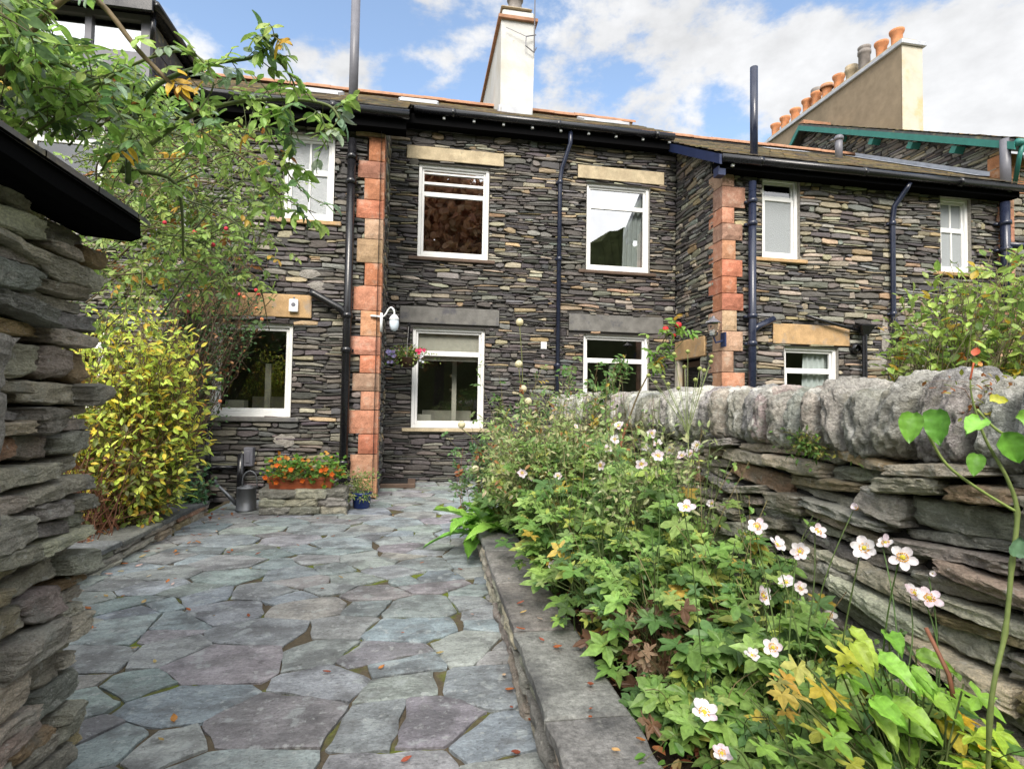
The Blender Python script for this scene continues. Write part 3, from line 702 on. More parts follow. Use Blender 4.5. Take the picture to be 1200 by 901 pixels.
pipe(H2,[(9.72,7.5,4.12),(10.6,7.5,4.14)],.055,'bluepipe','waste_pipe')
c=pY(983,183,9.7); pipe(H2,[(c.x,9.7,6.4),(c.x,9.7,c.z+.42)],.07,'greypipe','vent_pipe',[(c.x,9.7,c.z+.36)])
s=MB()
s.add([V((x,y,r2(y)+h)) for y in (7.9,10.9) for x,h in ((9.6,.045),(9.88,.05),(9.88,.13))],[(0,3,4,1),(1,4,5,2)]); s.build('flashing','lead',roof2)
s=MB(); s.add([V((x,y,r2(y)+.05)) for x,y in ((7.2,10.5),(8.4,10.7),(8.4,10.45),(7.2,10.2))],[(0,1,2,3)]); s.build('flashing','lead',roof2)

# ---- taller house beyond with the teal bargeboard and long stack
H3=thing('gabled_house','taller slate house behind with teal green bargeboard and long chimney stack of many pots','house',(12,9,0))
gz=lambda y:5.90+.563*(y-7.62) if y<12.5 else 5.90+.563*(4.88)-.9*(y-12.5)
mb=MB(); mb.add([V((9.93,y,z)) for y,z in ((7.7,0),(7.7,gz(7.7)-.06),(12.5,gz(12.5)-.06),(15.5,5.9),(15.5,0))],[(0,1,2,3,4)],(.04,.04,.04))
rubble(mb,(9.92,14.6,0),(0,-1,0),(-1,0,0),6.9,8.7,[(-.1,7,-1,4.9)],random.Random(31),lambda u,v:(.16,.45),h=(.05,.09),v_max=lambda u:gz(14.6-u)-.08)
mb.build('wall','slate',H3)
mb=MB(); backing(mb,(10.02,YW+.03,0),(1,0,0),(0,-1,0),4,5.75,[]); rubble(mb,(10.02,YW+.03,0),(1,0,0),(0,-1,0),4,5.75,[],random.Random(33),lambda u,v:(.45,.4),h=(.07,.14)); mb.build('wall','slate',H3)
for k in range(3):
    q=MB(); w=(.42,.3,.4)[k]; q.box(9.885,9.91+w,YW-.01,YW+.03+.25+.1*(k%2),5.10+k*.235,5.325+k*.235,jit((.42,.2,.10),.15)); q.build('quoin_stone','sandred',H3,bevel=.01)
rf=MB(); rf.add([V((x,y,z)) for x in (9.70,16) for y,z in ((7.35,5.78),(12.5,8.68),(15.5,5.95),(15.5,6.03),(12.5,8.76),(7.35,5.86))],[(0,1,7,6),(1,2,8,7),(0,5,4,1),(1,4,3,2)],(.1,.1,.1))
slates(rf,9.69,16,(7.33,5.86),(12.5,8.765),rr); slates(rf,9.69,16,(15.5,6.03),(12.5,8.765),rr,row=.4)
roof3=rf.build('roof','roof',H3)
s=MB(); s.box(9.75,10.55,12.42,12.58,8.74,8.84); s.build('ridge','terra',roof3)
s=MB(); s.add([V((x,y,z)) for x in (9.66,9.70) for y,z in ((7.33,5.80),(12.5,8.71),(12.5,8.58),(7.33,5.67))],[(0,1,2,3),(4,7,6,5),(0,4,5,1),(3,2,6,7),(0,3,7,4)])
s.add([V((x,y,z)) for x in (9.66,9.70) for y,z in ((12.5,8.71),(14.0,7.36),(14.0,7.23),(12.5,8.58))],[(0,1,2,3),(4,7,6,5),(0,4,5,1),(3,2,6,7)])
bb=s.build('bargeboard','green',H3)
for y in (8.4,9.3,10.25,11.2):
    s=MB(); s.obox((9.79,y,gz(y)-.17),(.10,0,0),(0,.05,.028),(0,-.03,.055)); s.build('purlin_end','green',bb)
s=MB(); s.tube([(9.68,7.30,5.78),(16,7.30,5.78)],.06,10); s.tube([(9.78,7.3,5.74),(9.80,7.36,5.55),(9.95,7.55,5.2)],.035,8); s.build('gutter','green',H3,True)
s=MB(); bx0,bx1,by0,by1,bz=10.6,11.13,10.35,15.3,9.56
s.quad((bx0,by0,7.2),(bx0,by1,5.9),(bx0,by1,bz),(bx0,by0,bz)); s.quad((bx1,by0,7.2),(bx1,by1,5.9),(bx1,by1,bz),(bx1,by0,bz)); s.quad((bx0,by1,5.9),(bx1,by1,5.9),(bx1,by1,bz),(bx0,by1,bz)); s.quad((bx0,by0,bz),(bx1,by0,bz),(bx1,by1,bz),(bx0,by1,bz))
st=s.build('chimney','brownrender',H3)
s=MB(); s.box(bx0-.005,bx1+.005,by0-.03,by0-.002,7.2,bz); s.build('lit_pale_end','paleend',st,bevel=.01)  # paler than the stack sides: stronger light on this end, put into its colour
s=MB(); s.box(bx0-.06,bx1+.06,by0-.09,by1+.05,bz,bz+.10); s.build('drip_course','lead',st,bevel=.01)
s=MB(); s.add([V(q) for q in ((bx0-.03,by0-.06,bz+.10),(bx1+.03,by0-.06,bz+.10),(bx1+.03,by1,bz+.10),(bx0-.03,by1,bz+.10),(bx0+.1,by0+.08,bz+.24),(bx1-.1,by0+.08,bz+.24),(bx1-.1,by1-.1,bz+.24),(bx0+.1,by1-.1,bz+.24))],[(0,1,5,4),(1,2,6,5),(2,3,7,6),(3,0,4,7),(4,5,6,7)],(.22,.18,.10)); s.build('haunching','roof',st)
pt=[(1051,'t'),(1033,'t'),(1013,'c'),(998,'b'),(983,'t'),(969,'r'),(957,'g'),(946,'t'),(932,'t'),(920,'t'),(909,'t')]
for k,(px,ty) in enumerate(pt):
    y=pX(px,50+(1056-px)*.69,10.865).y; p=MB(); h=.34
    prof=[(.125,0),(.13,.05),(.11,.10),(.12,.29),(.152,.345),(.158,.40),(.125,.41),(.11,.28)]
    ma='terrapot'
    if ty=='c': prof=[(.13,0),(.13,.42),(.15,.44),(.15,.52),(.12,.53),(.14,.56),(.15,.62),(.1,.63)]; ma='cowl'
    if ty=='b': prof=[(.12,0),(.13,.2),(.16,.24),(.16,.30),(.14,.32),(.15,.38),(.1,.38)]; ma='buffpot'
    q=p.build if 0 else None
    p.lathe(prof,(10.865,y,bz+.22),16); po=p.build('chimney_pot',ma,st,True)
    if ty=='g':
        p=MB(); p.lathe([(.13,.33),(.15,.35),(.15,.5),(.13,.52),(.001,.52)],(10.865,y,bz+.22),16); p.build('pot_cowl','cowl',st,True)
    if ty=='r':
        p=MB(); p.lathe([(.17,.30),(.18,.32),(.17,.36),(.13,.37)],(10.865,y,bz+.22),16); p.build('pot_rim','terra',st,True)
s=MB(); s.box(10.3,11.4,10.15,10.32,7.34,7.44); s.box(10.45,10.59,10.3,14,7.3,7.55); s.build('flashing','lead',roof3)

# ================================================================== OUTBUILDING (left, near)
OB=thing('stone_outbuilding','low dry stone outbuilding close at the left with ragged slate wall and black gutter','outbuilding',(-2,1,0))
r=random.Random(41); mb=MB()
drywall(mb,(-1.15,.9,0),(0,1,0),(1,0,0),1.34,-.02,1.88,r,h=(.055,.125),ln=(.16,.34),D=.42,prot=.045,nu=20,nw=10,slope=.13)
drywall(mb,(-1.15,-1.0,0),(0,1,0),(1,0,0),1.9,-.02,1.88,r,h=(.09,.15),ln=(.3,.5),D=.42,prot=.03,nu=4,nw=3)
mb.build('wall','drystone',OB)
mb=MB(); mb.box(-3.6,-1.28,-1,2.16,0,1.9); mb.build('wall_core','mortar',OB)
mb=MB(); y=-1.0
drywall(mb,(-1.6,2.20,0),(-1,0,0),(0,1,0),2.0,-.02,1.88,r,h=(.09,.15),ln=(.3,.5),D=.2,nu=5,nw=3); mb.build('wall','drystone',OB)
mb=MB(); N=40; vs=[]
for i in range(N+1):
    y=lerp(-1,2.17,i/N); w1=.006*mn.noise(V((y*4,0,0))); w2=.012*mn.noise(V((y*3,5,0)))
    vs+=[V((-1.035+w1,y,1.965)),V((-1.005+w1,y,1.955)),V((-1.0+w1,y,1.885+w2)),V((-1.03,y,1.87+w2)),V((-1.19,y,1.88))]
mb.add(vs,[(5*i+j,5*i+5+j,5*i+6+j,5*i+1+j) for i in range(N) for j in range(4)]+[(0,1,2,3,4),tuple(5*N+j for j in (4,3,2,1,0))]); mb.build('fascia','blackdull',OB)
mb=MB()
for i in range(9):
    a,b=i*.2,(i+1)*.2+.03; y=-1.1
    while y<2.22:
        e=min(y+.25,2.24); h=.02+r.uniform(0,.006); mb.add([V((-1.0-a,y+.003,1.945+a*.5+h)),V((-1.0-a,e-.003,1.945+a*.5+h)),V((-1.0-b,e-.003,1.945+b*.5)),V((-1.0-b,y+.003,1.945+b*.5)),V((-1.0-a,y+.003,1.95+a*.5)),V((-1.0-a,e-.003,1.95+a*.5))],[(0,1,2,3),(0,4,5,1)],jit((.12,.12,.12),.25,r)); y=e
mb.add([V(q) for q in ((-.99,-1.1,1.935),(-.99,2.24,1.935),(-2.8,2.24,2.84),(-2.8,-1.1,2.84))],[(0,1,2,3)],(.05,.05,.05))
mb.add([V(q) for q in ((-3.7,-1.1,1.98),(-3.7,2.34,1.98),(-2.8,2.34,2.835),(-2.8,-1.1,2.835))],[(0,1,2,3)],(.08,.08,.08))
mb.build('roof','roof',OB)
for y,z,h in ((1.61,1.38,.10),(1.60,1.20,.14),(1.60,1.02,.09),(1.585,.88,.07)):
    s=MB(); slab(s,V((-1.14,y,z)),(V((0,1,0)),V((1,0,0)),V((0,0,1))),.16,h*1.9,.12,(.5,.48,.45),r,14,10,3,.8); s.build('mortar_patch','limemortar',OB)

# ================================================================== GARDEN WALL (right)
GW=thing('dry_stone_wall','dry stone garden wall behind the flower bed, topped with rounded lichened coping stones','wall',(1.7,3,0))
r=random.Random(51); mb=MB()
drywall(mb,(1.53,.55,0),(0,1,0),(-1,0,0),2.5,.1,1.15,r,h=(.04,.105),ln=(.16,.46),D=.24,prot=.045,nu=20,nw=9,slope=.17)
drywall(mb,(1.53,3.05,0),(0,1,0),(-1,0,0),2.9,.1,1.15,r,h=(.06,.12),ln=(.18,.46),D=.24,prot=.035,nu=12,nw=6,slope=.10)
drywall(mb,(1.53,-.6,0),(0,1,0),(-1,0,0),1.15,.1,1.15,r,h=(.08,.14),ln=(.2,.46),D=.24,prot=.03,nu=5,nw=4,slope=.08)
drywall(mb,(1.9,-.6,0),(0,1,0),(1,0,0),6.6,.0,1.15,r,h=(.09,.15),ln=(.25,.5),D=.16,prot=.03,nu=4,nw=3)
mb.build('wall_face','drystone',GW)
mb=MB(); mb.box(1.60,1.80,-.6,5.9,0,1.12); mb.box(1.63,1.75,-.55,5.85,1.121,1.30); mb.build('wall_core','mortar',GW)  # upper dark fill stands in for shade in the gaps between coping stones
def lump(c,sx,sy,sz,r,n=12,amp=.12,pw=3.2,tilt=0):
    mb=MB(); s0=V((r.uniform(0,99),r.uniform(0,99),0)); cache={}; gc=jit(r.choice([(.48,.465,.415),(.40,.39,.355),(.54,.515,.455),(.45,.41,.36),(.35,.34,.315)]),.15,r)
    def pt(a,b,cc):
        k=(round(a,3),round(b,3),round(cc,3))
        if k in cache: return cache[k]
        l=(abs(a)**pw+abs(b)**pw+abs(cc)**pw)**(1/pw); p=V((a,b,cc))/l
        q=1.04-amp*.9*abs(mn.noise(p*2.6+s0*1.3))+amp*.7*mn.noise(p*1.9+s0)+amp*.65*mn.noise(p*4+s0)+amp*.42*mn.noise(p*10+s0)
        x=p.x*sx*q; y=p.y*sy*(1+(q-1)*.55)*(1-.16*p.z); z=p.z*sz*q
        cache[k]=V(c)+V((x,y+tilt*z,z)); return cache[k]
    for ax in range(3):
        for sg in (-1,1):
            vs=[];
            for j in range(n+1):
                for i in range(n+1):
                    a,b=-1+2*i/n,-1+2*j/n
                    q=[0,0,0]; q[ax]=sg; q[(ax+1)%3]=a*sg; q[(ax+2)%3]=b; vs.append(pt(*q))
            mb.add(vs,[(j*(n+1)+i,j*(n+1)+i+1,(j+1)*(n+1)+i+1,(j+1)*(n+1)+i) for j in range(n) for i in range(n)],jit(gc,.06,r))
    return mb
y=-.5;k=0
while y<5.95:
    t=r.choice([r.uniform(.07,.11),r.uniform(.09,.17)]) if y<2.2 else r.uniform(.07,.14)
    hz=r.uniform(.122,.15)
    mb=lump((1.68+r.uniform(-.02,.02),y+t/2,1.125+hz+r.uniform(-.01,.02)),.165+r.uniform(0,.035),t*.435,hz*r.uniform(.93,1.06),r,22 if y<3.3 else 10,.12,r.uniform(2.7,4.4),r.uniform(-.28,.28))
    mb.build('coping_stone','coping',GW,True); y+=t

# ================================================================== BED EDGING
def edging(name,label,pts,side,h,w,seed,first=.9):
    """low slate wall along pts (outer face), flat coping slabs on top"""
    r=random.Random(seed); a,b=V(pts[0]),V(pts[1]); ud=(b-a).normalized(); nd=V((ud.y,-ud.x,0))*side; L=(b-a).length
    T=thing(name,label,'low wall',(a+b)/2); mb=MB()
    drywall(mb,a,ud,nd,L,-.02,h-.03,r,h=(.06,.10),ln=(.25,.7),D=.2,prot=.012,nu=14,nw=5,slope=.03)
    mb.build('wall_face','drystone',T)
    mb=MB(); mb.obox((a+b)/2-nd*(w/2+.02)+V((0,0,h/2-.03)),ud*(L/2),nd*(w/2-.04),V((0,0,h/2-.02))); mb.build('wall_core','mortar',T)
    u=0
    while u<L-.1:
        l=min(r.uniform(.6,.95),L-u); e=u+l-.009
        dz=r.uniform(-.006,.006); N=int(l/.05)+2
        out=[]
        for i in range(N+1):
            x=lerp(u+.006,e,i/N); out.append((x,.010+.012*mn.noise(V((x*7,seed,0)))+.006*mn.noise(V((x*30,seed,0)))))
        back=[(lerp(e,u+.004,i/N),-w+.02*mn.noise(V((lerp(e,u,i/N)*6,seed+5,0)))) for i in range(N+1)]
        ring=out+back; K=len(ring); mb=MB(); vs=[]
        cu=(u+e)/2;cv=-w/2
        for (z,ins) in ((h-.042,0),(h-.008,0),(h,.010)):
            for x,y in ring:
                x2=x+(cu-x)*ins*2/l; y2=y+(cv-y)*ins*2/w
                vs.append(a+ud*x2+nd*y2+V((0,0,z+dz+.004*mn.noise(V((x*5,y*9,seed))))))
        fs=[(q*K+i,q*K+(i+1)%K,(q+1)*K+(i+1)%K,(q+1)*K+i) for q in range(2) for i in range(K)]
        fs.append(tuple(2*K+i for i in range(K)))
        mb.add(vs,fs,jit(r.choice([(.17,.168,.16),(.195,.19,.18),(.15,.15,.145)]),.15,r)); mb.build('coping_slab','kerbtop',T); u+=l
    return T
edging('bed_edging','knee-low slate edging of the flower bed along the right of the path',((.445,1.02,0),(.56,5.0,0)),-1,.25,.285,61)
edging('bed_edging','low slab-topped edging under the yellow shrub along the left of the path',((-2.28,2.5,0),(-2.29,6.75,0)),1,.17,.34,62)

# ================================================================== GROUND
def sheet(name,x0,x1,y0,y1,z,mat,st=.06,amp=.03,kind='structure',seed=0,fz=6):
    mb=MB(); nx=max(1,int((x1-x0)/st)); ny=max(1,int((y1-y0)/st))
    vs=[V((lerp(x0,x1,i/nx),lerp(y0,y1,j/ny),z+amp*mn.noise(V((lerp(x0,x1,i/nx)*fz,lerp(y0,y1,j/ny)*fz,seed)))+amp*.6*mn.noise(V((lerp(x0,x1,i/nx)*fz*3.1,lerp(y0,y1,j/ny)*fz*3.1,seed))))) for j in range(ny+1) for i in range(nx+1)]
    mb.add(vs,[(j*(nx+1)+i,j*(nx+1)+i+1,(j+1)*(nx+1)+i+1,(j+1)*(nx+1)+i) for j in range(ny) for i in range(nx)])
    o=mb.build(name,mat,None,True); tag(o,None,None,None,kind); return o
g=MB(); g.add([V((x,y,-.12)) for x,y in ((-400,-400),(400,-400),(400,400),(-400,400))],[(0,1,2,3)]); tag(g.build('ground','ground'),kind='structure')
sheet('path_bed',-2.4,4.6,-1.2,9.3,-.006,'joint',.035,.012,seed=3,fz=9)
sheet('flower_bed_soil',.70,1.62,.4,5.1,.17,'soil',.05,.06,seed=5,fz=5)
sheet('shrub_bed_soil',-4.6,-2.5,2.2,7.66,.11,'soil',.06,.06,seed=6,fz=5)
sheet('neighbour_yard',1.8,10,-1,7.67,-.05,'ground',.3,.03,seed=7,fz=2)
def clip(poly,p,n):
    out=[];N=len(poly)
    for i in range(N):
        a,b=poly[i],poly[(i+1)%N]; da=(a[0]-p[0])*n[0]+(a[1]-p[1])*n[1]; db=(b[0]-p[0])*n[0]+(b[1]-p[1])*n[1]
        if da<=0: out.append(a)
        if (da<0<db) or (db<0<da):
            t=da/(da-db); out.append((a[0]+(b[0]-a[0])*t,a[1]+(b[1]-a[1])*t))
    return out
def area(p): return .5*abs(sum(p[i][0]*p[(i+1)%len(p)][1]-p[(i+1)%len(p)][0]*p[i][1] for i in range(len(p))))
def ccw(p):
    s=sum(p[i][0]*p[(i+1)%len(p)][1]-p[(i+1)%len(p)][0]*p[i][1] for i in range(len(p)))
    return p if s>0 else p[::-1]
r=random.Random(78); cells=[]; AN=1.3
def split(p,tgt):
    if len(p)<3: return
    A=area(p)
    if A<tgt: cells.append(p); return
    cx=sum(q[0] for q in p)/len(p);cy=sum(q[1] for q in p)/len(p)
    sxx=sum((q[0]-cx)**2 for q in p);syy=sum((q[1]-cy)**2 for q in p);sxy=sum((q[0]-cx)*(q[1]-cy) for q in p)
    best=None
    for _ in range(9):
        ang=.5*math.atan2(2*sxy,sxx-syy)+r.gauss(0,.45)
        n=(math.cos(ang),math.sin(ang)); k=math.sqrt(A)*.22
        pt=(cx+r.uniform(-k,k),cy+r.uniform(-k,k)); sc_=[]
        for sg in (1,-1):
            q=clip(p,pt,(n[0]*sg,n[1]*sg))
            pr=sum(math.dist(q[i],q[(i+1)%len(q)]) for i in range(len(q))) if len(q)>2 else 9e9
            sc_.append(12.57*area(q)/pr**2+(.05*min(len(q),6) if len(q)>2 else 0))
        sc_=min(sc_)+r.uniform(0,.12)
        if best is None or sc_>best[0]: best=(sc_,n,pt)
    _,n,pt=best
    for s in (1,-1):
        q=clip(p,pt,(n[0]*s,n[1]*s)); split(q,r.choice([.08,.13,.17,.21,.26,.31]))
BX=[(-2.32,-1.1*AN),(4.6,-1.1*AN),(4.6,9.25*AN),(-2.32,9.25*AN)]
sites=[];tries=0
while tries<9000:
    tries+=1; x,y=r.uniform(-2.5,4.7),r.uniform(-1.3*AN,9.4*AN); d=r.choice([.22,.28,.34,.40,.46])
    if all((x-q[0])**2+(y-q[1])**2>((d+q[2])*.5)**2 for q in sites): sites.append((x,y,d))
for x,y,d in sites:
    p=BX
    for q in sorted(sites,key=lambda q:(q[0]-x)**2+(q[1]-y)**2)[1:22]:
        dx,dy=q[0]-x,q[1]-y; L=math.hypot(dx,dy); f=min(max(.5+.35*(d*d-q[2]**2)/(L*L)*.6,.25),.75)
        p=clip(p,(x+dx*f,y+dy*f),(dx/L,dy/L))
        if len(p)<3: break
    if len(p)<3: continue
    if area(p)>.20 and r.random()<.55:
        split(p,area(p)*.75)
    else: cells.append(p)
cells=[[(x,y/AN) for x,y in c] for c in cells]
mb=MB()
for p in cells:
    p=ccw(p); cx=sum(q[0] for q in p)/len(p);cy=sum(q[1] for q in p)/len(p)
    if cx>1.2 and cy<5: continue
    g=r.uniform(.001,.005); q=p
    for i in range(len(p)):
        a,b=p[i],p[(i+1)%len(p)]; l=math.hypot(b[0]-a[0],b[1]-a[1])
        if l<1e-6: continue
        n=((b[1]-a[1])/l,-(b[0]-a[0])/l); gg=g+r.uniform(0,.003); q=clip(q,(a[0]-n[0]*gg,a[1]-n[1]*gg),n)
        if len(q)<3: break
    if len(q)<3 or area(q)<.006: continue
    # nick the corners
    for i in range(len(p)):
        if r.random()<.8:
            d=(p[i][0]-cx,p[i][1]-cy); l=math.hypot(*d) or 1; n=(d[0]/l,d[1]/l); cut=r.uniform(.003,.02)
            ang=r.uniform(-.5,.5); n2=(n[0]*math.cos(ang)-n[1]*math.sin(ang),n[0]*math.sin(ang)+n[1]*math.cos(ang))
            q2=clip(q,(p[i][0]-n[0]*cut,p[i][1]-n[1]*cut),n2)
            if len(q2)>=3 and area(q2)>.55*area(p): q=q2
    ring=[]
    for i in range(len(q)):
        a,b=q[i],q[(i+1)%len(q)]; l=math.hypot(b[0]-a[0],b[1]-a[1]); k=max(1,int(l/.045))
        n=((b[1]-a[1])/(l or 1),-(b[0]-a[0])/(l or 1))
        for j in range(k):
            t=j/k; x,y=a[0]+(b[0]-a[0])*t,a[1]+(b[1]-a[1])*t; w=.020*mn.noise(V((x*7,y*7,cx)))+.009*mn.noise(V((x*30,y*30,1)))
            ring.append((x+n[0]*w,y+n[1]*w))
    K=len(ring); h=r.uniform(.006,.013); tx,ty=r.uniform(-.012,.012),r.uniform(-.012,.012); s=math.sqrt(area(q))
    vs=[]
    for z,ins in ((-.02,0),(h-.005,.0),(h,.012/s),(h+.001,.03/s)):
        for x,y in ring: vs.append(V((x+(cx-x)*ins*2,y+(cy-y)*ins*2,z+(tx*(x-cx)+ty*(y-cy)) if z>0 else z)))
    c=r.choice([(.275,.325,.34),(.31,.35,.355),(.255,.295,.31),(.29,.31,.312),(.26,.258,.265),(.335,.36,.355),(.24,.285,.292),(.295,.305,.29),(.28,.32,.32)])
    mb.add(vs,[(z*K+i,z*K+(i+1)%K,(z+1)*K+(i+1)%K,(z+1)*K+i) for z in range(3) for i in range(K)]+[tuple(3*K+i for i in range(K))],jit(c,.16,r))
tag(mb.build('path','paver'),kind='structure')
s=MB(); s.box(-.52,.02,8.55,9.17,.0,.075,(.30,.24,.17)); st=s.build('door_step','brownsill',None,bevel=.012); tag(st,'brown step with a slotted black grate at the foot of the recessed wall','step')
s=MB()
for k in range(7): s.box(-.49+k*.055,-.455+k*.055,8.62,9.02,.076,.088)
s.box(-.50,-.10,8.625,9.015,.0755,.077); s.box(-.50,-.10,8.60,8.62,.076,.09); s.box(-.50,-.10,9.02,9.04,.076,.09); par(s.build('grate','rubber'),st)
# wooded hillside across the valley behind the viewer, seen mirrored in the windows
mb=MB(); N=220
vs=[]
for k in range(N+1):
    x=-80+160*k/N
    for j,(yy,zz) in enumerate(((-30,0),(-33,5),(-38,9.5),(-48,11),(-70,-1))): vs.append(V((x,yy+3*mn.noise(V((x*.2,j,0))),zz*1.8*(1+.35*mn.noise(V((x*.09,j*.3,2))))+((2.2*mn.noise(V((x*.45,j,5)))+1.5*mn.noise(V((x*1.3,j,9)))) if j else 0)-.2)))
mb.add(vs,[(k*5+j,k*5+5+j,k*5+6+j,k*5+1+j) for k in range(N) for j in range(4)]); tag(mb.build('hill','hill'),kind='structure')

# ================================================================== SMALL THINGS AT THE HOUSE FRONT
# trough on its slate plinth
T=thing('planter_plinth','rough low slate plinth under the flower trough by the house wall','plinth',(-1.25,6.85,0)); r=random.Random(81); mb=MB()
for j,z in enumerate((0,.095,.19)):
    x=-1.72
    while x<-.80:
        l=min(r.uniform(.22,.42),-.78-x); slab(mb,(x+l/2,6.83+r.uniform(-.02,.02),z+.05),(V((1,0,0)),V((0,-1,0)),V((0,0,1))),l*1.02,.105,.42,drycol(r),r,10,5,3); x+=l
mb.build('plinth_stonework','drystone',T)
mb=MB(); mb.box(-1.66,-.90,6.75,7.05,.02,.27); mb.build('plinth_core','mortar',T)
T=thing('flower_trough','terracotta window trough spilling orange and green nasturtium leaves on the slate plinth','planter',(-1.28,6.82,.28))
mb=MB(); x0,x1,y0,y1,z0,z1=-1.66,-.94,6.70,6.93,.285,.425
vs=[V(q) for q in ((x0+.02,y0+.015,z0),(x1-.02,y0+.015,z0),(x1-.02,y1-.015,z0),(x0+.02,y1-.015,z0),(x0,y0,z1),(x1,y0,z1),(x1,y1,z1),(x0,y1,z1),(x0+.02,y0+.02,z1),(x1-.02,y0+.02,z1),(x1-.02,y1-.02,z1),(x0+.02,y1-.02,z1),(x0+.03,y0+.03,z1-.03),(x1-.03,y0+.03,z1-.03),(x1-.03,y1-.03,z1-.03),(x0+.03,y1-.03,z1-.03))]
mb.add(vs,[(0,3,2,1)]+[(4*k+i,4*k+(i+1)%4,4*k+4+(i+1)%4,4*k+4+i) for k in range(3) for i in range(4)]+[(12,13,14,15)]); mb.box(x0-.008,x1+.008,y0-.008,y0,z1-.035,z1+.002); mb.build('trough','terrabox',T,bevel=.004)
GR=lambda *c:pal(c)
g_nast=pal([(5,(.12,.26,.035)),(2,(.22,.34,.06)),(1,(.55,.20,.03)),(.8,(.60,.30,.05))])
plant('trough_plant','bushy nasturtium with orange flowers filling the terracotta trough','plant',(-1.28,6.82,.42),lambda r:(r.uniform(-1.78,-.82),r.uniform(6.62,6.98),.42+r.uniform(-.08,.26)*(1-.3*r.random())),90,g_nast,82,(.035,.06),.9,9,.003,(.10,.16,.04),spread=.26,arch=.3,frm=.3,loc_noise=.05)
def flowers(parent,pts,colr,rad,seed,name='flower',petals=5):
    r=random.Random(seed)
    for p in pts:
        mb=MB(); nrm=(V((r.uniform(-.5,.3),-1,r.uniform(-.1,.7)))).normalized()
        u=nrm.orthogonal().normalized(); w=nrm.cross(u)
        for k in range(petals):
            a=2*math.pi*k/petals+r.uniform(-.15,.15); d=u*math.cos(a)+w*math.sin(a); leaf(mb,p,d+nrm*.35,nrm,rad*r.uniform(.85,1.1),rad*.85,jit(colr,.15,r),'ovate',r,.05)
        mb.build(name,'petal',parent)
tp=bpy.data.objects['trough_plant']; r=random.Random(83)
flowers(tp,[V((r.uniform(-1.7,-.85),r.uniform(6.55,6.7),.36+r.uniform(0,.26))) for _ in range(9)],(.75,.18,.03),.035,84)
# blue pot
T=thing('blue_plant_pot','small round blue glazed pot beside the slate plinth at the foot of the quoins','plant pot',(-.63,6.98,0)); mb=MB()
mb.lathe([(.001,0),(.085,0),(.10,.02),(.115,.16),(.125,.185),(.125,.20),(.105,.20),(.10,.16),(.001,.155)],(-.63,6.98,.006),24); mb.build('pot','blueglaze',T,True)
plant('pot_plant','trailing green and straw coloured plant spilling from the blue pot','plant',(-.63,6.98,.17),lambda r:(-.66+r.gauss(0,.13),6.95+r.gauss(0,.10),.22+r.uniform(-.16,.26)),50,pal([(4,(.16,.26,.06)),(2,(.30,.33,.12)),(1,(.45,.42,.25))]),85,(.025,.05),.4,10,.002,(.2,.22,.08),spread=.07,arch=.6,frm=.3,loc_noise=.03)
# watering can
T=thing('watering_can','grey galvanised watering can standing on the paving beside the black drainpipe','watering can',(-1.95,6.95,0)); c=V((-1.95,6.95,.012)); mb=MB()
mb.lathe([(.001,0),(.115,0),(.118,.01),(.112,.012),(.105,.255),(.11,.26),(.105,.27),(.07,.285),(.065,.285),(.06,.265),(.001,.265)],c,26); b=mb.build('can_body','galv',T,True)
mb=MB(); mb.tube([c+V((-.10,0,.07)),c+V((-.20,0,.17)),c+V((-.33,-.01,.31))],[.03,.022,.016],10); mb.lathe([(.016,0),(.04,.04),(.04,.045),(.001,.047)],c+V((-.33,-.01,.31)),12,axis=(-.7,0,.7)); mb.build('spout','galv',T,True)
mb=MB(); mb.tube(spline([c+V((-.05,0,.29)),c+V((-.04,0,.40)),c+V((.03,0,.46)),c+V((.10,0,.40)),c+V((.115,0,.26))],5),.009,7); mb.build('handle','galv',T,True)
# wall lamp
T=thing('wall_lamp','white swan neck wall lamp with an opal glass globe on the red quoins','lamp',(-.5,7.66,2.45)); mb=MB()
a=V((-.515,7.60,2.45)); mb.box(-.505,-.475,7.56,7.66,2.27,2.52); mb.tube([a+V((-.12,0,.03)),a+V((.02,0,.03))],.013,8)
mb.tube(spline([a+V((-.12,-.01,.03)),a+V((.03,-.03,.02)),a+V((.08,-.05,.05)),a+V((.12,-.07,.12)),a+V((.16,-.09,.14)),a+V((.195,-.1,.10)),a+V((.20,-.1,.05))],5),.011,8); mb.build('bracket','lampw',T,True)
lc=a+V((.20,-.1,.05)); mb=MB(); mb.lathe([(.012,.0),(.035,-.015),(.062,-.05),(.066,-.08),(.06,-.082)],lc,18); mb.build('gallery','lampw',T,True)
mb=MB(); mb.lathe([(.060,-.075),(.064,-.11),(.06,-.16),(.045,-.205),(.02,-.228),(.001,-.232)],lc,18); mb.build('globe','opal',T,True)
# lantern on the return
T=thing('wall_lantern','dark grey coach lantern fixed to the side wall above the side door','lamp',pX(836,390,4.45)); c=pX(836,383,4.42); mb=MB()
mb.lathe([(.001,.17),(.02,.16),(.03,.13),(.11,.075),(.125,.06),(.11,.055)],c,6); mb.lathe([(.06,-.13),(.03,-.15),(.001,-.16)],c,6); mb.build('lantern_cap','greypipe',T)
mb=MB(); mb.lathe([(.10,.055),(.06,-.13)],c,6); mb.build('lantern_glass','glass',T)
mb=MB(); mb.tube([c+V((0,0,-.14)),c+V((.04,0,-.24)),c+V((.18,.0,-.2))],.015,6); mb.box(4.575,4.60,c.y-.06,c.y+.06,c.z-.30,c.z-.08); mb.build('bracket','bluebrd',T)
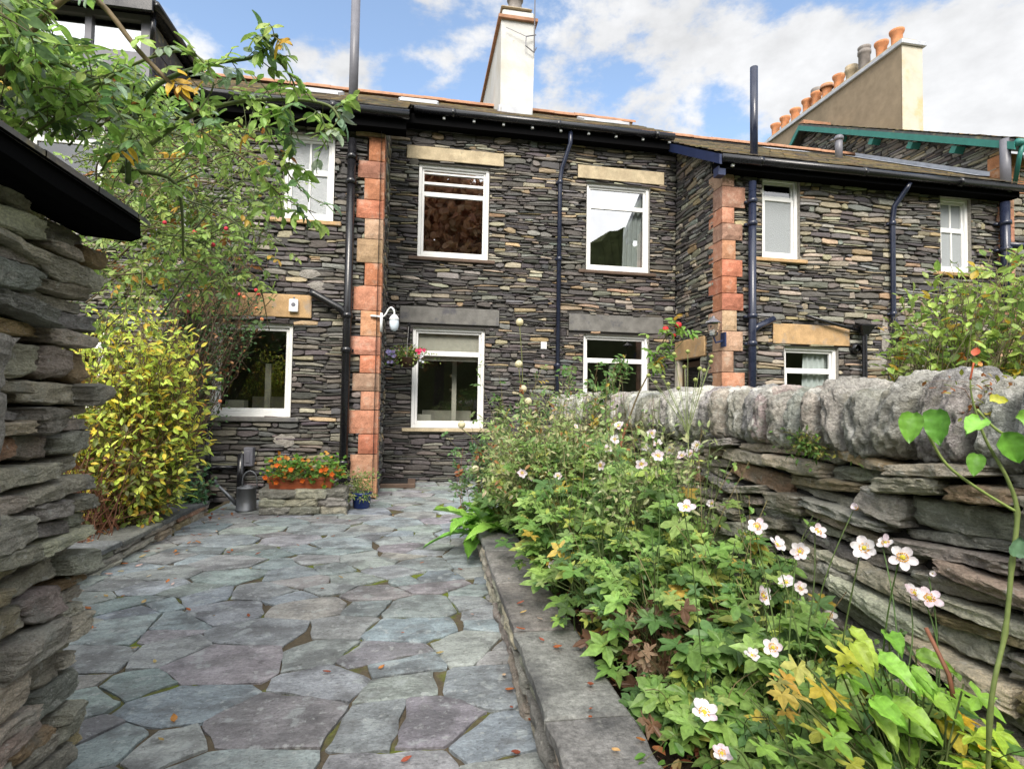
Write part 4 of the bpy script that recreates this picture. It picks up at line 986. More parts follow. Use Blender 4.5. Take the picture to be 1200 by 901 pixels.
# hanging basket
c=pY(478,420,8.75); T=thing('hanging_basket','dark hanging basket of mixed trailing flowers beside the lower left recess window','hanging basket',c); mb=MB()
mb.lathe([(.001,-.15),(.08,-.14),(.14,-.08),(.165,0),(.17,.01),(.15,.01),(.001,0)],c,18,(.03,.022,.016)); mb.build('basket','wood',T,True)
mb=MB(); tp_=c+V((0,0,.52))
for k in range(3):
    an=k*2.1+.4; mb.tube([c+V((.16*math.cos(an),.16*math.sin(an),0)),tp_],.003,4,(.05,.05,.05))
mb.build('chain','black',T)
mb=MB(); mb.tube(spline([tp_+V((0,0,-.02)),tp_+V((0,0,.03)),tp_+V((0,.10,.06)),V((c.x,9.2,tp_.z+.05))],4),.008,6); mb.box(c.x-.02,c.x+.02,9.15,9.19,tp_.z-.2,tp_.z+.1); mb.build('bracket','black',T)
bp=plant('basket_plant','mixed flowering plants with mauve and pink blooms filling the hanging basket','plant',c+V((0,0,.02)),lambda r:(c.x+r.gauss(0,.17),c.y+r.gauss(0,.12),c.z+r.uniform(-.12,.20)),60,pal([(4,(.12,.22,.04)),(3,(.24,.30,.07)),(1,(.38,.20,.10))]),86,(.03,.05),.6,9,.002,(.12,.14,.05),spread=.1,arch=.5,frm=.3,loc_noise=.04)
r=random.Random(87)
flowers(bp,[c+V((-.24+r.gauss(0,.06),-.1+r.gauss(0,.04),.05+r.gauss(0,.06))) for _ in range(12)],(.42,.38,.66),.03,88)
flowers(bp,[c+V((.17+r.gauss(0,.04),-.15,.13+r.gauss(0,.04))) for _ in range(4)],(.75,.10,.20),.04,89)
flowers(bp,[c+V((.16+r.gauss(0,.03),-.15,-.02+r.gauss(0,.06))) for _ in range(6)],(.7,.7,.75),.025,90)
# alarm / sensor box on lintel
T=thing('sensor_box','small white weathered box screwed to the ochre stone lintel','sensor box',(-1.63,7.63,2.58)); mb=MB(); mb.box(-1.69,-1.575,7.595,7.645,2.49,2.66); b=mb.build('box_casing','lampw',T,bevel=.008)
mb=MB(); mb.lathe([(.012,.17),(.012,.20),(.001,.20)],(-1.63,7.62,2.49),8); mb.lathe([(.028,0),(.028,.004),(.001,.004)],(-1.632,7.595,2.585),16,axis=(0,-1,0)); par(mb.build('cap','greypipe',T),T)

# ================================================================== PLANTS
YG=(.25,.32,.035)
def yshrub(r,p):
    h=(p.z-.2)/2.1; q=r.random()
    if q<.14+.10*h: c=(.80,.64,.09)
    elif q<.20+.05*h: c=(.46,.25,.05)
    elif q<.42+.42*h: c=(.62,.72,.13)
    elif q<.62+.38*h: c=(.46,.58,.10)
    else: c=(.20,.26,.06)
    return jit(c,.25,r)
def ell(c,rad,r,pw=.45):
    while 1:
        v=V((r.uniform(-1,1),r.uniform(-1,1),r.uniform(-1,1)))
        if v.length<1: break
    v=v.normalized()*(v.length**pw)
    return V((c[0]+v.x*rad[0],c[1]+v.y*rad[1],c[2]+v.z*rad[2]))
plant('autumn_shrub','big shrub of yellow and lime green autumn leaves behind the low edging','shrub',(-2.75,5.75,.12),lambda r:ell((-2.56,5.65,1.2),(.60,.5,1.06),r),320,yshrub,101,(.05,.09),.46,24,.006,(.14,.10,.05),spread=.3,arch=.22,frm=.22,droop=.45,loc_noise=.13)
plant('bare_twig_shrub','tangle of bare brown twigs under the yellow shrub','shrub',(-2.75,5.2,.12),lambda r:(r.uniform(-3.1,-2.1),r.uniform(4.7,5.6),r.uniform(.3,1.1)),110,pal([(1,(.16,.07,.03)),(1,(.10,.11,.03))]),102,(.05,.08),.5,2,.005,(.13,.06,.035),spread=.3,arch=.3,frm=.5)
plant('green_bush','small dark green bush at the far end of the low edging','bush',(-2.55,6.7,.1),lambda r:ell((-2.5,6.65,.36),(.30,.26,.30),r),60,pal([(4,(.05,.14,.05)),(2,(.09,.19,.07)),(1,(.16,.18,.06))]),103,(.04,.065),.55,14,.004,(.12,.08,.05),spread=.12,arch=.2,frm=.3,loc_noise=.05,lm='gloss')
def fsh(r):
    while 1:
        x,y=r.uniform(190,322),r.uniform(245,440)
        if ((x-255)/66)**2+((y-335)/95)**2<1 and not(x>268 and y>418): return pY(x,y,7.3+r.uniform(-.3,.2))
plant('climbing_rose','dark green small-leaved climber with red hips half covering the ground floor window','climber',(-3.05,7.2,.1),fsh,150,pal([(5,(.045,.105,.035)),(3,(.08,.16,.05)),(1.2,(.18,.10,.04)),(.6,(.3,.14,.06))]),104,(.035,.055),.6,20,.006,(.09,.06,.04),spread=.15,arch=.2,frm=.5,loc_noise=.12)
cr=bpy.data.objects['climbing_rose']; mb=MB(); r=random.Random(105)
for x,y in ((220,365),(300,361),(307,374),(255,318),(221,346),(248,287),(240,268),(262,272),(286,348),(281,345),(303,345),(258,470),(300,340),(262,330)):
    mb=MB(); p=pY(x,y,7.0+r.uniform(-.1,.1)); mb.lathe([(.001,-.026),(.017,-.015),(.021,0),(.015,.015),(.001,.02)],p,9); mb.c=[(.60,.05,.06) if r.random()<.7 else (.62,.22,.10)]*len(mb.f); mb.build('rose_hip','stamen',cr,True)
plant('wall_tendril','loose green shoot hanging in front of the left window sill','climber',(-2.72,7.4,.9),lambda r:pY(r.uniform(240,272),r.uniform(462,492),7.45),9,pal([(1,(.09,.17,.06))]),106,(.035,.05),.6,7,.002,(.1,.1,.05),spread=.05,arch=.3,frm=.3)

# the big rambling rose over the outbuilding
def ramble(name,label,base,canes,seed,lcol,lsz,step,rad,twig=.12,asp=.55,pin=True,lm='leaf',extra=()):
    lsz=(lsz[0]*.92,lsz[1]*.95)
    r=random.Random(seed); T=thing(name,label,'climber',base); sb=MB();lb=MB()
    for pts,rr0,dens in canes:
        c=spline(pts,7); k=len(c); col=jit(r.choice([(.10,.13,.045),(.13,.10,.05),(.08,.11,.035)]),.2,r)
        sb.tube(c,[rr0*(1-.65*i/(k-1)) for i in range(k)],7,col)
        L=sum((c[i+1]-c[i]).length for i in range(k-1)); n=int(L/step*dens)
        for j in range(n):
            f=r.uniform(.04,1)*(k-1); a=min(int(f),k-2); p=c[a].lerp(c[a+1],f-a); ax=(c[a+1]-c[a]).normalized()
            d=(rdir(r,.15)+ax*.35).normalized(); l=r.uniform(.3,1)*twig
            e=p+d*l-V((0,0,l*.25)); mid=p.lerp(e,.5)+rdir(r)*l*.12
            sb.tube([p,mid,e],[.0022,.0016,.001],4,jit((.12,.14,.05),.3,r),False)
            cc=lcol(r,p); nn=V((0,0,1))+rdir(r)*.7-V((0,.35,0)); dd=(e-mid).normalized()
            sd=dd.cross(nn).normalized()
            for q,(pp,dv) in enumerate(((e,dd),(mid.lerp(e,.7),sd+dd*.5),(mid.lerp(e,.7),-sd+dd*.5),(mid,sd+dd*.4),(mid,-sd+dd*.4))):
                if r.random()<.12: continue
                L2=r.uniform(*lsz)
                leaf(lb,pp,dv+rdir(r)*.25-V((0,0,.25)),nn+rdir(r)*.35,L2,L2*asp,jit(cc,.15,r),'ovate',r,r.uniform(.02,.22))
    sb.build('cane','stem',T,True); lb.build('foliage',lm,T); return T
rose=pal([(6,(.25,.40,.085)),(4,(.34,.50,.12)),(1.6,(.13,.23,.09)),(1.8,(.27,.35,.24)),(.45,(.55,.36,.04)),(.3,(.45,.18,.04))])
r=random.Random(111); D=1.75
cn=[([P(-10,95,1.6),P(90,-8,1.65),P(170,68,1.7),P(232,130,1.75),P(250,140,1.8)],.011,.7),
    ([P(150,215,2.0),P(155,150,1.95),P(185,100,1.9),P(245,76,1.85),P(300,66,1.8),P(325,42,1.78),P(306,46,1.76)],.010,1.3),
    ([P(140,200,2.1),P(195,155,2.05),P(235,131,2.0),P(285,119,1.95),P(345,117,1.9),P(385,124,1.88),P(398,140,1.86)],.010,1.4),
    ([P(60,160,1.9),P(130,90,1.85),P(215,60,1.85),P(250,95,1.85),P(232,132,1.85)],.006,.6),
    ([P(320,62,1.82),P(345,100,1.8),P(340,130,1.8),P(350,165,1.8)],.004,1.2),
    ([P(140,200,2.1),P(205,215,2.1),P(215,300,2.15)],.010,.5),
    ([P(345,120,1.9),P(375,135,1.87),P(385,175,1.86)],.003,1.3),
    ([P(290,120,1.95),P(320,165,1.9),P(345,215,1.9),P(375,238,1.9)],.004,1.5),
    ([P(230,150,2.0),P(290,190,1.95),P(330,230,1.95),P(370,250,1.95)],.004,1.4)]
for i in range(19):
    x,y=r.uniform(-30,60),r.uniform(90,190); d=r.uniform(1.6,2.3)
    x2,y2=x+r.uniform(30,130),y-r.uniform(20,130)
    if x2>60: y2=max(y2,78)
    cn.append(([P(x,y,d),P((x+x2)/2+r.uniform(-20,20),(y+y2)/2-r.uniform(0,30),d),P(x2,y2+10,d+r.uniform(-.2,.2)),P(x2+r.uniform(10,40),y2+r.uniform(0,50),d)],r.uniform(.003,.006),1.05))
for i in range(16):
    x,y=r.uniform(-30,15),r.uniform(-25,60); d=r.uniform(1.35,1.9)
    cn.append(([P(x-40,y+60,d),P(x,y,d),P(x+r.uniform(10,30),y+r.uniform(-10,30),d),P(x+r.uniform(30,65),y+r.uniform(15,70),d)],.004,1.6))
for i in range(9):
    x,y=r.uniform(60,150),r.uniform(130,215); d=r.uniform(1.9,2.4)
    cn.append(([P(x,y,d),P(x+r.uniform(10,50),y-r.uniform(20,50),d),P(x+r.uniform(50,120),y-r.uniform(0,60),d)],.004,.9))
ramble('rambling_rose','large rambling rose arching over the outbuilding gutter with long green canes against the sky',(-1.6,2.5,.1),cn,112,rose,(.034,.058),.042,.01)
rose2=pal([(6,(.25,.37,.09)),(4,(.34,.45,.12)),(1.2,(.13,.20,.08)),(.6,(.50,.33,.05)),(.5,(.4,.16,.05))])
cn=[]
for i in range(120):
    x,y=r.uniform(120,300),r.uniform(150,330); d=r.uniform(3.0,4.2); x2,y2=x+r.uniform(-50,75),y+r.uniform(-60,70)
    x2=min(x2,345-(abs(y2-240)*.2))
    cn.append(([P(x-r.uniform(30,90),y+r.uniform(-40,70),d+r.uniform(-.2,.3)),P(x,y,d),P(x2,y2,d+r.uniform(-.3,.3))],r.uniform(.003,.007),.62))
cn.append(([V((-2.0,2.75,.1)),V((-1.75,2.75,1.3)),P(140,250,3.2),P(200,180,3.5)],.010,.15))
for i in range(46):
    x,y=r.uniform(60,230),r.uniform(150,320); d=r.uniform(2.2,3.6); a=r.uniform(-.6,.9)
    cn.append(([P(x,y,d),P(x+45*math.cos(a),y-45*math.sin(a)-8,d),P(x+95*math.cos(a),y-95*math.sin(a)+r.uniform(-6,20),d)],r.uniform(.002,.005),.06))
ramble('rambling_rose','tangled thinner rose with small leaves filling the gap between outbuilding and upper window',(-2.0,2.75,.1),cn,113,rose2,(.034,.056),.055,.008,.16)
T=bpy.data.objects['rambling_rose.001']; r=random.Random(114)
for x,y in ((193,261),(265,268),(228,272),(250,287),(205,283)):
    mb=MB(); mb.lathe([(.001,-.013),(.010,-.007),(.012,0),(.008,.009),(.001,.012)],P(x,y,3.1),9,(.62,.06,.09)); mb.build('rose_hip','stamen',T,True)

# shrub behind the wall at the right
plant('garden_shrub','leafy lime green shrub with a few yellow leaves showing above the garden wall','shrub',(3.1,2.9,0),lambda r:ell(P(1172,398,3.7),(.70,.55,.66),r,.5),340,pal([(5,(.28,.40,.08)),(4,(.38,.50,.12)),(1.5,(.15,.24,.06)),(.8,(.46,.33,.04)),(.3,(.5,.2,.04))]),121,(.05,.08),.58,17,.005,(.12,.10,.05),spread=.25,arch=.15,frm=.35,droop=.3,loc_noise=.10)

# ---------------- the flower bed
SOIL=.19
g_an=pal([(4,(.18,.31,.075)),(3.5,(.27,.41,.11)),(3,(.10,.19,.06)),(.9,(.42,.48,.11)),(.25,(.50,.36,.07))])
FL=[(725,499,14),(720,515,13),(712,526,12),(764,508,13),(756,524,12),(771,534,17),(752,544,15),(799,534,12),(809,532,13),(817,522,12),(784,527,11),(770,520,12),(703,545,14),(654,558,11),(818,550,9),(804,595,23),(834,590,12),(887,617,24),(910,638,24),(937,646,25),(958,623,22),(1013,642,30),(1038,636,18),(1058,653,29),(922,683,20),(938,689,17),(894,698,22),(972,721,19),(906,759,25),(881,768,22),(825,835,31),(855,847,22),(846,883,27),(802,838,14),(1071,695,24),(1089,701,25),(612,554,13),(621,561,10),(653,558,9),(648,662,13),(768,863,20),(1003,595,14),(718,542,8),(674,500,9),(1093,672,13)]
clumps=[(.82,4.55,.74),(1.2,4.2,.98),(.88,3.85,.90),(1.25,3.45,.95),(.90,3.15,.70),(1.25,2.85,.86),(.90,2.55,.54),(1.28,2.35,.72),(1.02,2.1,.44),(1.33,1.95,.54),(.98,1.72,.20),(1.25,1.62,.36),(1.08,1.42,.17),(1.36,1.32,.30)]
desc=['at the far corner of the bed','against the far wall end of the bed','hugging the edging near the far end','tall against the wall in the far half','leaning over the edging before the middle','below the coping in the middle of the bed','low beside the edging in the middle','against the wall just past the middle','in front with brown withered leaves','under the near coping stones','sparse at the soil edge near the slab end','among big pale flowers near the wall','lowest one beside the bare soil','under the wall behind the tall climbing stem']
r=random.Random(131); bpx=[]; fl_of={i:[] for i in range(len(clumps))}
def pxof(p):
    v=V(p)-CAM; z=v.dot(F); return CX+FPX*v.dot(RT)/z,CY-FPX*v.dot(UP)/z,z
cinfo=[pxof((x,y,SOIL+h)) for x,y,h in clumps]
for fx,fy,fs in FL:
    d=min(max(.060*FPX/fs,1.15),4.3)
    p=P(fx,fy,d)
    if p.x>1.46: d*=1.46/p.x; p=P(fx,fy,d)
    if p.x<.62: pass
    i=min(range(len(clumps)),key=lambda k:(clumps[k][0]-p.x)**2+(clumps[k][1]-p.y)**2); fl_of[i].append((p,fs*d/FPX/2))
for i,(x,y,h) in enumerate(clumps):
    r=random.Random(140+i); T=thing('anemone_plant','leafy Japanese anemone '+desc[i],'flowering plant',(x,y,SOIL-.02),'anemones in the flower bed')
    sb=MB();lb=MB(); n=int(92*(.5+h)) if i not in(10,12) else 40
    rx=.27 if i not in(10,12) else .14
    for k in range(n):
        b=V((x+r.gauss(0,.05),y+r.gauss(0,.05),SOIL-.02)); a=r.uniform(0,6.283); q=r.random()**.5
        t=V((x+math.cos(a)*q*rx,y+math.sin(a)*q*rx*1.15,SOIL+h*(r.random()**.55)*(1-.35*q*q)+.03)); t.x=max(min(t.x,1.47),.60 if t.z>.3 else .8)
        m_=b.lerp(t,.55)+V((0,0,.12*h)); sb.tube([b,m_,t],[.003,.0024,.0015],4,jit((.10,.15,.045),.3,r),False)
        out=V((t.x-x-.06,t.y-y-.10,0)); out=out.normalized() if out.length>.01 else V((1,0,0))
        L=r.choice([r.uniform(.04,.08),r.uniform(.07,.12),r.uniform(.10,.16)])
        # three lobed leaflets
        for da in ((0,) if r.random()<.35 else (-.9,0,.9)):
            dv=Matrix.Rotation(da,3,'Z')@out; dv=V((dv.x,dv.y,r.uniform(-.55,.15)))
            c=g_an(r,t)
            if i in(8,) and r.random()<.05: c=(.13,.07,.04)
            leaf(lb,t,dv,V((-.15,-.35,1))+rdir(r)*.35,L*(1 if da==0 else .8),L*(.85 if da==0 else .68),jit(c,.12,r),'lobed',r,r.uniform(.05,.25))
    for k in range(16):
        b=V((x+r.gauss(0,.06),y+r.gauss(0,.08),SOIL-.02)); t=V((min(x+r.gauss(0,.16),1.46),y+r.gauss(0,.18),SOIL+h*r.uniform(.9,1.35)+.05)); m_=b.lerp(t,.6)+V((r.uniform(-.05,.05),r.uniform(-.05,.05),.05))
        sb.tube(spline([b,m_,t],4),.0014,4,jit(r.choice([(.05,.06,.025),(.10,.13,.05),(.20,.16,.08)]),.3,r),False)
        for q in range(r.choice([1,2,4])):
            pq=m_.lerp(t,r.uniform(.3,1)); L=r.uniform(.018,.04); leaf(lb,pq,rdir(r,.2),V((0,-.4,1))+rdir(r)*.5,L,L*.6,g_an(r,t),'ovate',r)
    for (p,rad) in fl_of[i]:
        b=V((x+r.gauss(0,.05),y+r.gauss(0,.05),SOIL-.02)); m_=b.lerp(p,.6)+V((r.uniform(-.03,.03),r.uniform(-.03,.03),.06))
        sb.tube(spline([b,m_,p+V((0,.012,-.012))],5),[.0028,.0027,.0026,.0025,.0024,.0022,.002,.0019,.0018,.0017,.0016],5,jit((.10,.16,.05),.2,r),False)
        nrm=(CAM-p).normalized()*.45+V((r.uniform(-.6,.5),-.25+r.uniform(-.3,.3),r.uniform(-.1,.75))); nrm.normalize()
        u=nrm.orthogonal().normalized(); w=nrm.cross(u); mb=MB(); rad*=r.uniform(.85,1.12); N=r.choice([5,5,6,6,7]); a0=r.uniform(0,6)
        closed=rad<.022
        for k in range(N):
            a=a0+6.2832*k/N+r.uniform(-.12,.12); dv=u*math.cos(a)+w*math.sin(a)+nrm*(r.uniform(-.1,.45) if not closed else 1.2)
            c=jit(r.choice([(.78,.73,.76),(.80,.77,.78),(.76,.64,.70)]),.04,r); leaf(mb,p+nrm*.001*(k%3),dv,nrm,rad*r.uniform(.92,1.08),rad*r.uniform(.68,.84),c,'petal',r,-.05)
        fo=mb.build('flower','petal',T,True); mb=MB(); q=rad*.21
        mb.lathe([(q*1.0,.001),(q*.85,q*.6),(q*.3,q*.9),(.0001,q*.95)],p+nrm*.001,9,(.50,.42,.05),0,nrm)
        for k in range(16):
            a=6.2832*k/16; dv=(u*math.cos(a)+w*math.sin(a)); e=p+dv*q*r.uniform(1.4,2.0)+nrm*q*r.uniform(.5,.9); mb.tube([p+nrm*q*.3,e],q*.07,3,(.6,.4,.05),False); mb.obox(e,(q*.18,0,0),(0,q*.18,0),(0,0,q*.18),(.75,.36,.02))
        mb.build('flower_centre','stamen',fo)
    sb.build('stem','stem',T,True); lb.build('foliage','leaf',T)
# withered leaves in the middle of the bed
plant('withered_plant','clump of withered brown curled leaves in the bed beside the edging','dead plant',(.98,2.02,SOIL),lambda r:(.92+r.gauss(0,.07),2.0+r.gauss(0,.12),SOIL+.10+r.random()*.24),26,pal([(3,(.20,.12,.07)),(2,(.30,.20,.13)),(1,(.12,.06,.035))]),151,(.05,.09),.75,3,.003,(.12,.07,.04),spread=.07,arch=.3,frm=.7,droop=.9,loc_noise=.04,kind='lobed')
# broad leaved plant at the corner
r=random.Random(152); T=thing('broad_leaf_plant','rosette of broad glossy bright green leaves at the far corner of the bed','plant',(.66,4.85,.05)); lb=MB();sb=MB()
for k in range(46):
    a=r.uniform(0,6.283); b=V((.68+r.gauss(0,.12),4.85+r.gauss(0,.14),.08+r.random()*.15)); e=r.uniform(.15,1.1); d=V((math.cos(a)-.15,math.sin(a)-.25,e)); L=r.uniform(.22,.36)
    p=b+d.normalized()*L*.35; sb.tube([b,p],.006,6,(.25,.34,.10)); leaf(lb,p,d,V((0,0,1))-d*.3+rdir(r)*.2,L,L*r.uniform(.55,.68),jit(r.choice([(.20,.44,.06),(.26,.50,.08),(.14,.32,.05)]),.15,r),'broad',r,r.uniform(.15,.5))
lb.build('foliage','gloss',T,True); sb.build('leaf_stalk','stem',T,True)
# grassy, straggling mass at the far end
def strag(r): 
    x=r.uniform(560,800); y=r.uniform(440+abs(x-665)*.42,580); return P(x,y,r.uniform(3.3,4.7))
plant('straggling_perennial','straggling straw and green stems of a faded perennial in front of the far wall end','plant',(1.12,4.35,.2),strag,430,pal([(5,(.26,.36,.12)),(2,(.38,.42,.18)),(2,(.46,.44,.25)),(.5,(.4,.2,.08))]),153,(.025,.055),.45,11,.0028,(.26,.25,.12),spread=.22,arch=.2,frm=.4,loc_noise=.04)
plant('straggling_perennial','airy pale green stems and seed pods standing among the pink anemones by the wall','plant',(1.28,3.0,.2),lambda r:P(r.uniform(690,850),r.uniform(490,610),r.uniform(2.4,3.3)),150,pal([(4,(.26,.37,.12)),(2,(.38,.42,.2)),(1.5,(.44,.42,.25))]),253,(.02,.045),.45,8,.0018,(.22,.25,.12),spread=.22,arch=.18,frm=.5,loc_noise=.03)
plant('shrub_rose','thin straggly rose bush with cream buds rising beside the far wall end','rose',(.85,4.75,.2),lambda r:P(r.gauss(610,45),r.uniform(425,560),r.uniform(4.5,5.0)),48,pal([(4,(.10,.19,.06)),(2,(.17,.25,.08)),(.7,(.4,.3,.06)),(.4,(.35,.12,.05))]),154,(.03,.045),.65,5,.004,(.14,.13,.05),spread=.15,arch=.25,frm=.45,pinn=True)
T=bpy.data.objects['shrub_rose']; r=random.Random(155)
for x,y in ((608,427),(619,471),(613,456),(541,498),(609,378),(557,550)):
    d=4.7; mb=MB(); p=P(x,y,d); mb.lathe([(.001,-.03),(.026,-.02),(.034,.0),(.03,.02),(.012,.035),(.001,.036)],p,9,(.72,.66,.45)); mb.build('rose_bud','petal',T,True)
    mb=MB(); mb.tube(spline([V((.85,4.75,.2)),p.lerp(V((.85,4.75,.2)),.4)+V((.05,0,.1)),p-V((0,0,.03))],4),.004,5,(.14,.15,.06)); mb.build('rose_stem','stem',T,True)
plant('bushy_rose','grey green rose on red stems below the window at the far bed end','rose',(.62,5.2,.1),lambda r:P(r.gauss(570,28),r.uniform(505,575),r.uniform(5.0,5.5)),34,pal([(4,(.09,.17,.07)),(2,(.14,.22,.10)),(.5,(.3,.2,.06))]),156,(.035,.05),.65,5,.004,(.20,.09,.05),spread=.12,arch=.2,frm=.4,pinn=True)
plant('bushy_rose','leafy rose shoot standing up against the lower right recess window','rose',(1.25,4.6,.3),lambda r:P(r.gauss(712,18),r.uniform(405,470),r.uniform(4.3,4.7)),12,pal([(4,(.10,.20,.05)),(2,(.17,.26,.08)),(.5,(.45,.32,.05))]),157,(.04,.055),.65,5,.004,(.16,.10,.05),spread=.08,arch=.12,frm=.68,pinn=True)
r=random.Random(158); cn=[([P(728,520,3.6),P(735,497,3.6),P(748,462,3.6),P(764,430,3.6),P(778,398,3.6),P(792,384,3.6)],.007,0.0),([P(762,432,3.6),P(775,415,3.58),P(785,385,3.58),P(790,378,3.58)],.003,2.2),([P(775,425,3.6),P(800,400,3.6),P(803,392,3.6)],.003,1.4),([P(770,425,3.6),P(758,400,3.58),P(766,395,3.6)],.003,1.2)]
T=ramble('red_cane_rose','single reddish rose cane with red hips leaning up across the wall top',(1.3,3.4,.2),cn,159,pal([(4,(.16,.30,.05)),(2,(.22,.34,.07)),(.7,(.5,.3,.05))]),(.04,.06),.05,.007,.10)
mb=MB(); mb.tube(spline([V((1.3,3.45,.2)),P(722,560,3.6),P(728,520,3.6),P(735,497,3.6)],5),.008,6,(.30,.10,.06)); mb.build('cane','stem',T,True)
for x,y,rad in ((780,386,.022),(795,381,.022),(790,393,.013)):
    mb=MB(); mb.lathe([(.001,-1.1*rad),(.8*rad,-.6*rad),(rad,0),(.7*rad,.7*rad),(.001,.9*rad)],P(x,y,3.56),10,(.60,.05,.05)); mb.build('rose_hip','stamen',T,True)
# seed heads
r=random.Random(160); T=thing('seed_head_plant','pale green spent flower stalks with round seed heads in front of the coping','plant',(1.38,2.7,.2)); sb=MB();hb=MB()
root=V((1.38,2.75,.2)); j0=P(806,500,2.75)
for x,y in ((790,415),(806,412),(834,418),(833,424),(802,430),(820,432),(825,434),(815,445),(768,448),(777,442),(795,455),(770,430),(760,440),(783,450)):
    e=P(x,y,2.75+r.uniform(-.06,.06)); mid=j0.lerp(e,.45)+V((0,0,-.01)); sb.tube(spline([j0-V((0,0,.05*r.random())),mid,e],4),.0014,5,(.22,.27,.11),False); hb=MB(); hb.lathe([(.001,-.011),(.011,-.004),(.012,.004),(.001,.011)],e,7,(.32,.36,.12)); hb.build('seed_head','stamen',T,True)
sb.tube(spline([root,P(806,600,2.75),j0],6),.0026,6,(.24,.29,.12)); sb.build('stem','stem',T,True)
for (x0,y0,x1,y1,d) in ((1003,600,1003,545,2.0),(952,690,1000,540,1.9),(860,700,880,640,1.9)): pass
# large leaved plant at the near right
r=random.Random(161); T=thing('hydrangea_plant','big toothed yellowing and lime leaves at the near right end of the bed','plant',(1.28,1.22,SOIL)); lb=MB();sb=MB()
spec=[(985,760,.11,(.34,.38,.05)),(995,790,.10,(.16,.30,.04)),(960,800,.10,(.42,.34,.05)),(1010,800,.12,(.17,.34,.05)),(1040,775,.11,(.20,.36,.06)),(1075,800,.12,(.19,.37,.05)),(1060,830,.12,(.22,.38,.06)),(1095,820,.11,(.26,.40,.06)),(1110,850,.12,(.45,.38,.06)),(1120,835,.09,(.55,.36,.03)),(1030,840,.10,(.22,.33,.06)),(955,850,.10,(.28,.30,.05)),(925,810,.10,(.36,.28,.06)),(985,830,.11,(.15,.27,.04)),(1150,870,.12,(.34,.46,.06)),(1180,885,.12,(.38,.50,.07)),(1165,850,.10,(.30,.43,.05)),(1120,890,.11,(.28,.44,.06)),(1060,870,.10,(.14,.24,.04)),(1010,870,.09,(.10,.20,.03)),(935,775,.09,(.30,.30,.08)),(1045,745,.09,(.16,.32,.05)),(1085,770,.09,(.18,.33,.05)),(1005,745,.10,(.26,.34,.05)),(1140,810,.09,(.2,.35,.05)),(890,870,.08,(.15,.26,.05)),(915,790,.08,(.4,.26,.05)),(970,880,.08,(.12,.2,.04))]
spec=[(x+dx,y+dy,L*sc_,c) for (x,y,L,c) in spec for dx,dy,sc_ in ((0,0,.78),(r.uniform(-45,45),r.uniform(-15,45),.62))]
for x,y,L,c in spec:
    p=P(x,y,1.33+r.uniform(-.08,.10)); b=V((1.28+r.gauss(0,.04),1.22+r.gauss(0,.04),SOIL-.02)); d=V((r.uniform(-.8,.6),-1,r.uniform(-.5,.2))); q=p-d.normalized()*L*.3
    sb.tube([b,b.lerp(q,.6)+V((0,0,.05)),q],.0022,5,(.11,.14,.05),False); leaf(lb,q,d,V((-.1,-.5,1))+rdir(r)*.3,L*1.15,L*.9,jit(tuple(v*1.35 for v in c),.12,r),'lobed' if (x<1000 or x>1110) else 'broad',r,r.uniform(.1,.3))
for x,y,x2,y2 in ((1085,735,1112,790),): sb.tube([P(x,y,1.4),P(x2,y2,1.35),P(1120,830,1.33)],[.005,.0055,.006],7,(.20,.085,.05))
lb.build('foliage','leaf',T); sb.build('stem','stem',T,True)
# green climber stem with heart shaped leaves
r=random.Random(162); T=thing('heart_leaf_climber','tall bare green stem with a few heart shaped leaves in front of the near wall','climber',(1.38,1.12,SOIL)); sb=MB();lb=MB()
dd=1.2
sb.tube(spline([V((1.36,1.12,SOIL)),P(1160,840,dd),P(1178,740,dd),P(1186,660,dd),P(1192,600,dd),P(1180,560,dd),P(1155,515,dd),P(1140,470,dd),P(1137,445,dd)],6),[.0048+(.0014 if i%6==0 else 0) for i in range(25)]+[.0044-.00014*i for i in range(24)],8,(.17,.22,.07))
sb.tube(spline([P(1192,600,dd),P(1150,575,dd),P(1110,545,dd),P(1088,510,dd)],5),.003,6,(.24,.32,.09)); sb.tube(spline([P(1145,480,dd),P(1170,505,dd),P(1205,520,dd)],5),.0028,6,(.26,.34,.10)); sb.tube(spline([P(1137,445,dd),P(1141,425,dd)],4),.002,5,(.5,.12,.05))
for x,y,dx,dz,L,kind,c in ((1098,488,-.15,-1,.085,'broad',(.13,.32,.05)),(1070,492,-.35,-1,.075,'broad',(.16,.34,.05)),(1175,515,.5,-.9,.085,'broad',(.16,.38,.05)),(1150,500,-.5,-.2,.07,'broad',(.2,.42,.06)),(1190,497,.9,-.1,.06,'broad',(.2,.4,.06)),(1145,540,-.4,-1,.055,'broad',(.14,.3,.05)),(1190,660,.1,.8,.05,'broad',(.12,.22,.12)),(1160,478,.6,.1,.045,'broad',(.4,.42,.05)),(1142,425,.2,1,.022,'ovate',(.5,.10,.04)),(1146,436,.8,.5,.014,'ovate',(.5,.2,.04))):
    p=P(x,y-8,dd-.02); leaf(lb,p,V((dx,-.15,dz)),V((-.75,-.65,.25))+rdir(r)*.35,L*.9,L*.82,jit(c,.1,r),kind,r,.12)
lb.build('foliage','gloss',T,True); sb.build('stem','stem',T,True)
plant('mossy_fern','tuft of rusty moss and tiny fern growing on the near wall coping','fern',(1.62,1.28,1.30),lambda r:(1.60+r.gauss(0,.05),1.27+r.gauss(0,.05),1.33+r.gauss(0,.05)),70,pal([(2,(.30,.12,.04)),(2,(.20,.24,.04)),(1,(.35,.30,.06))]),163,(.012,.022),.6,9,.001,(.2,.1,.05),spread=.05,arch=.3,frm=.1,loc_noise=.02)
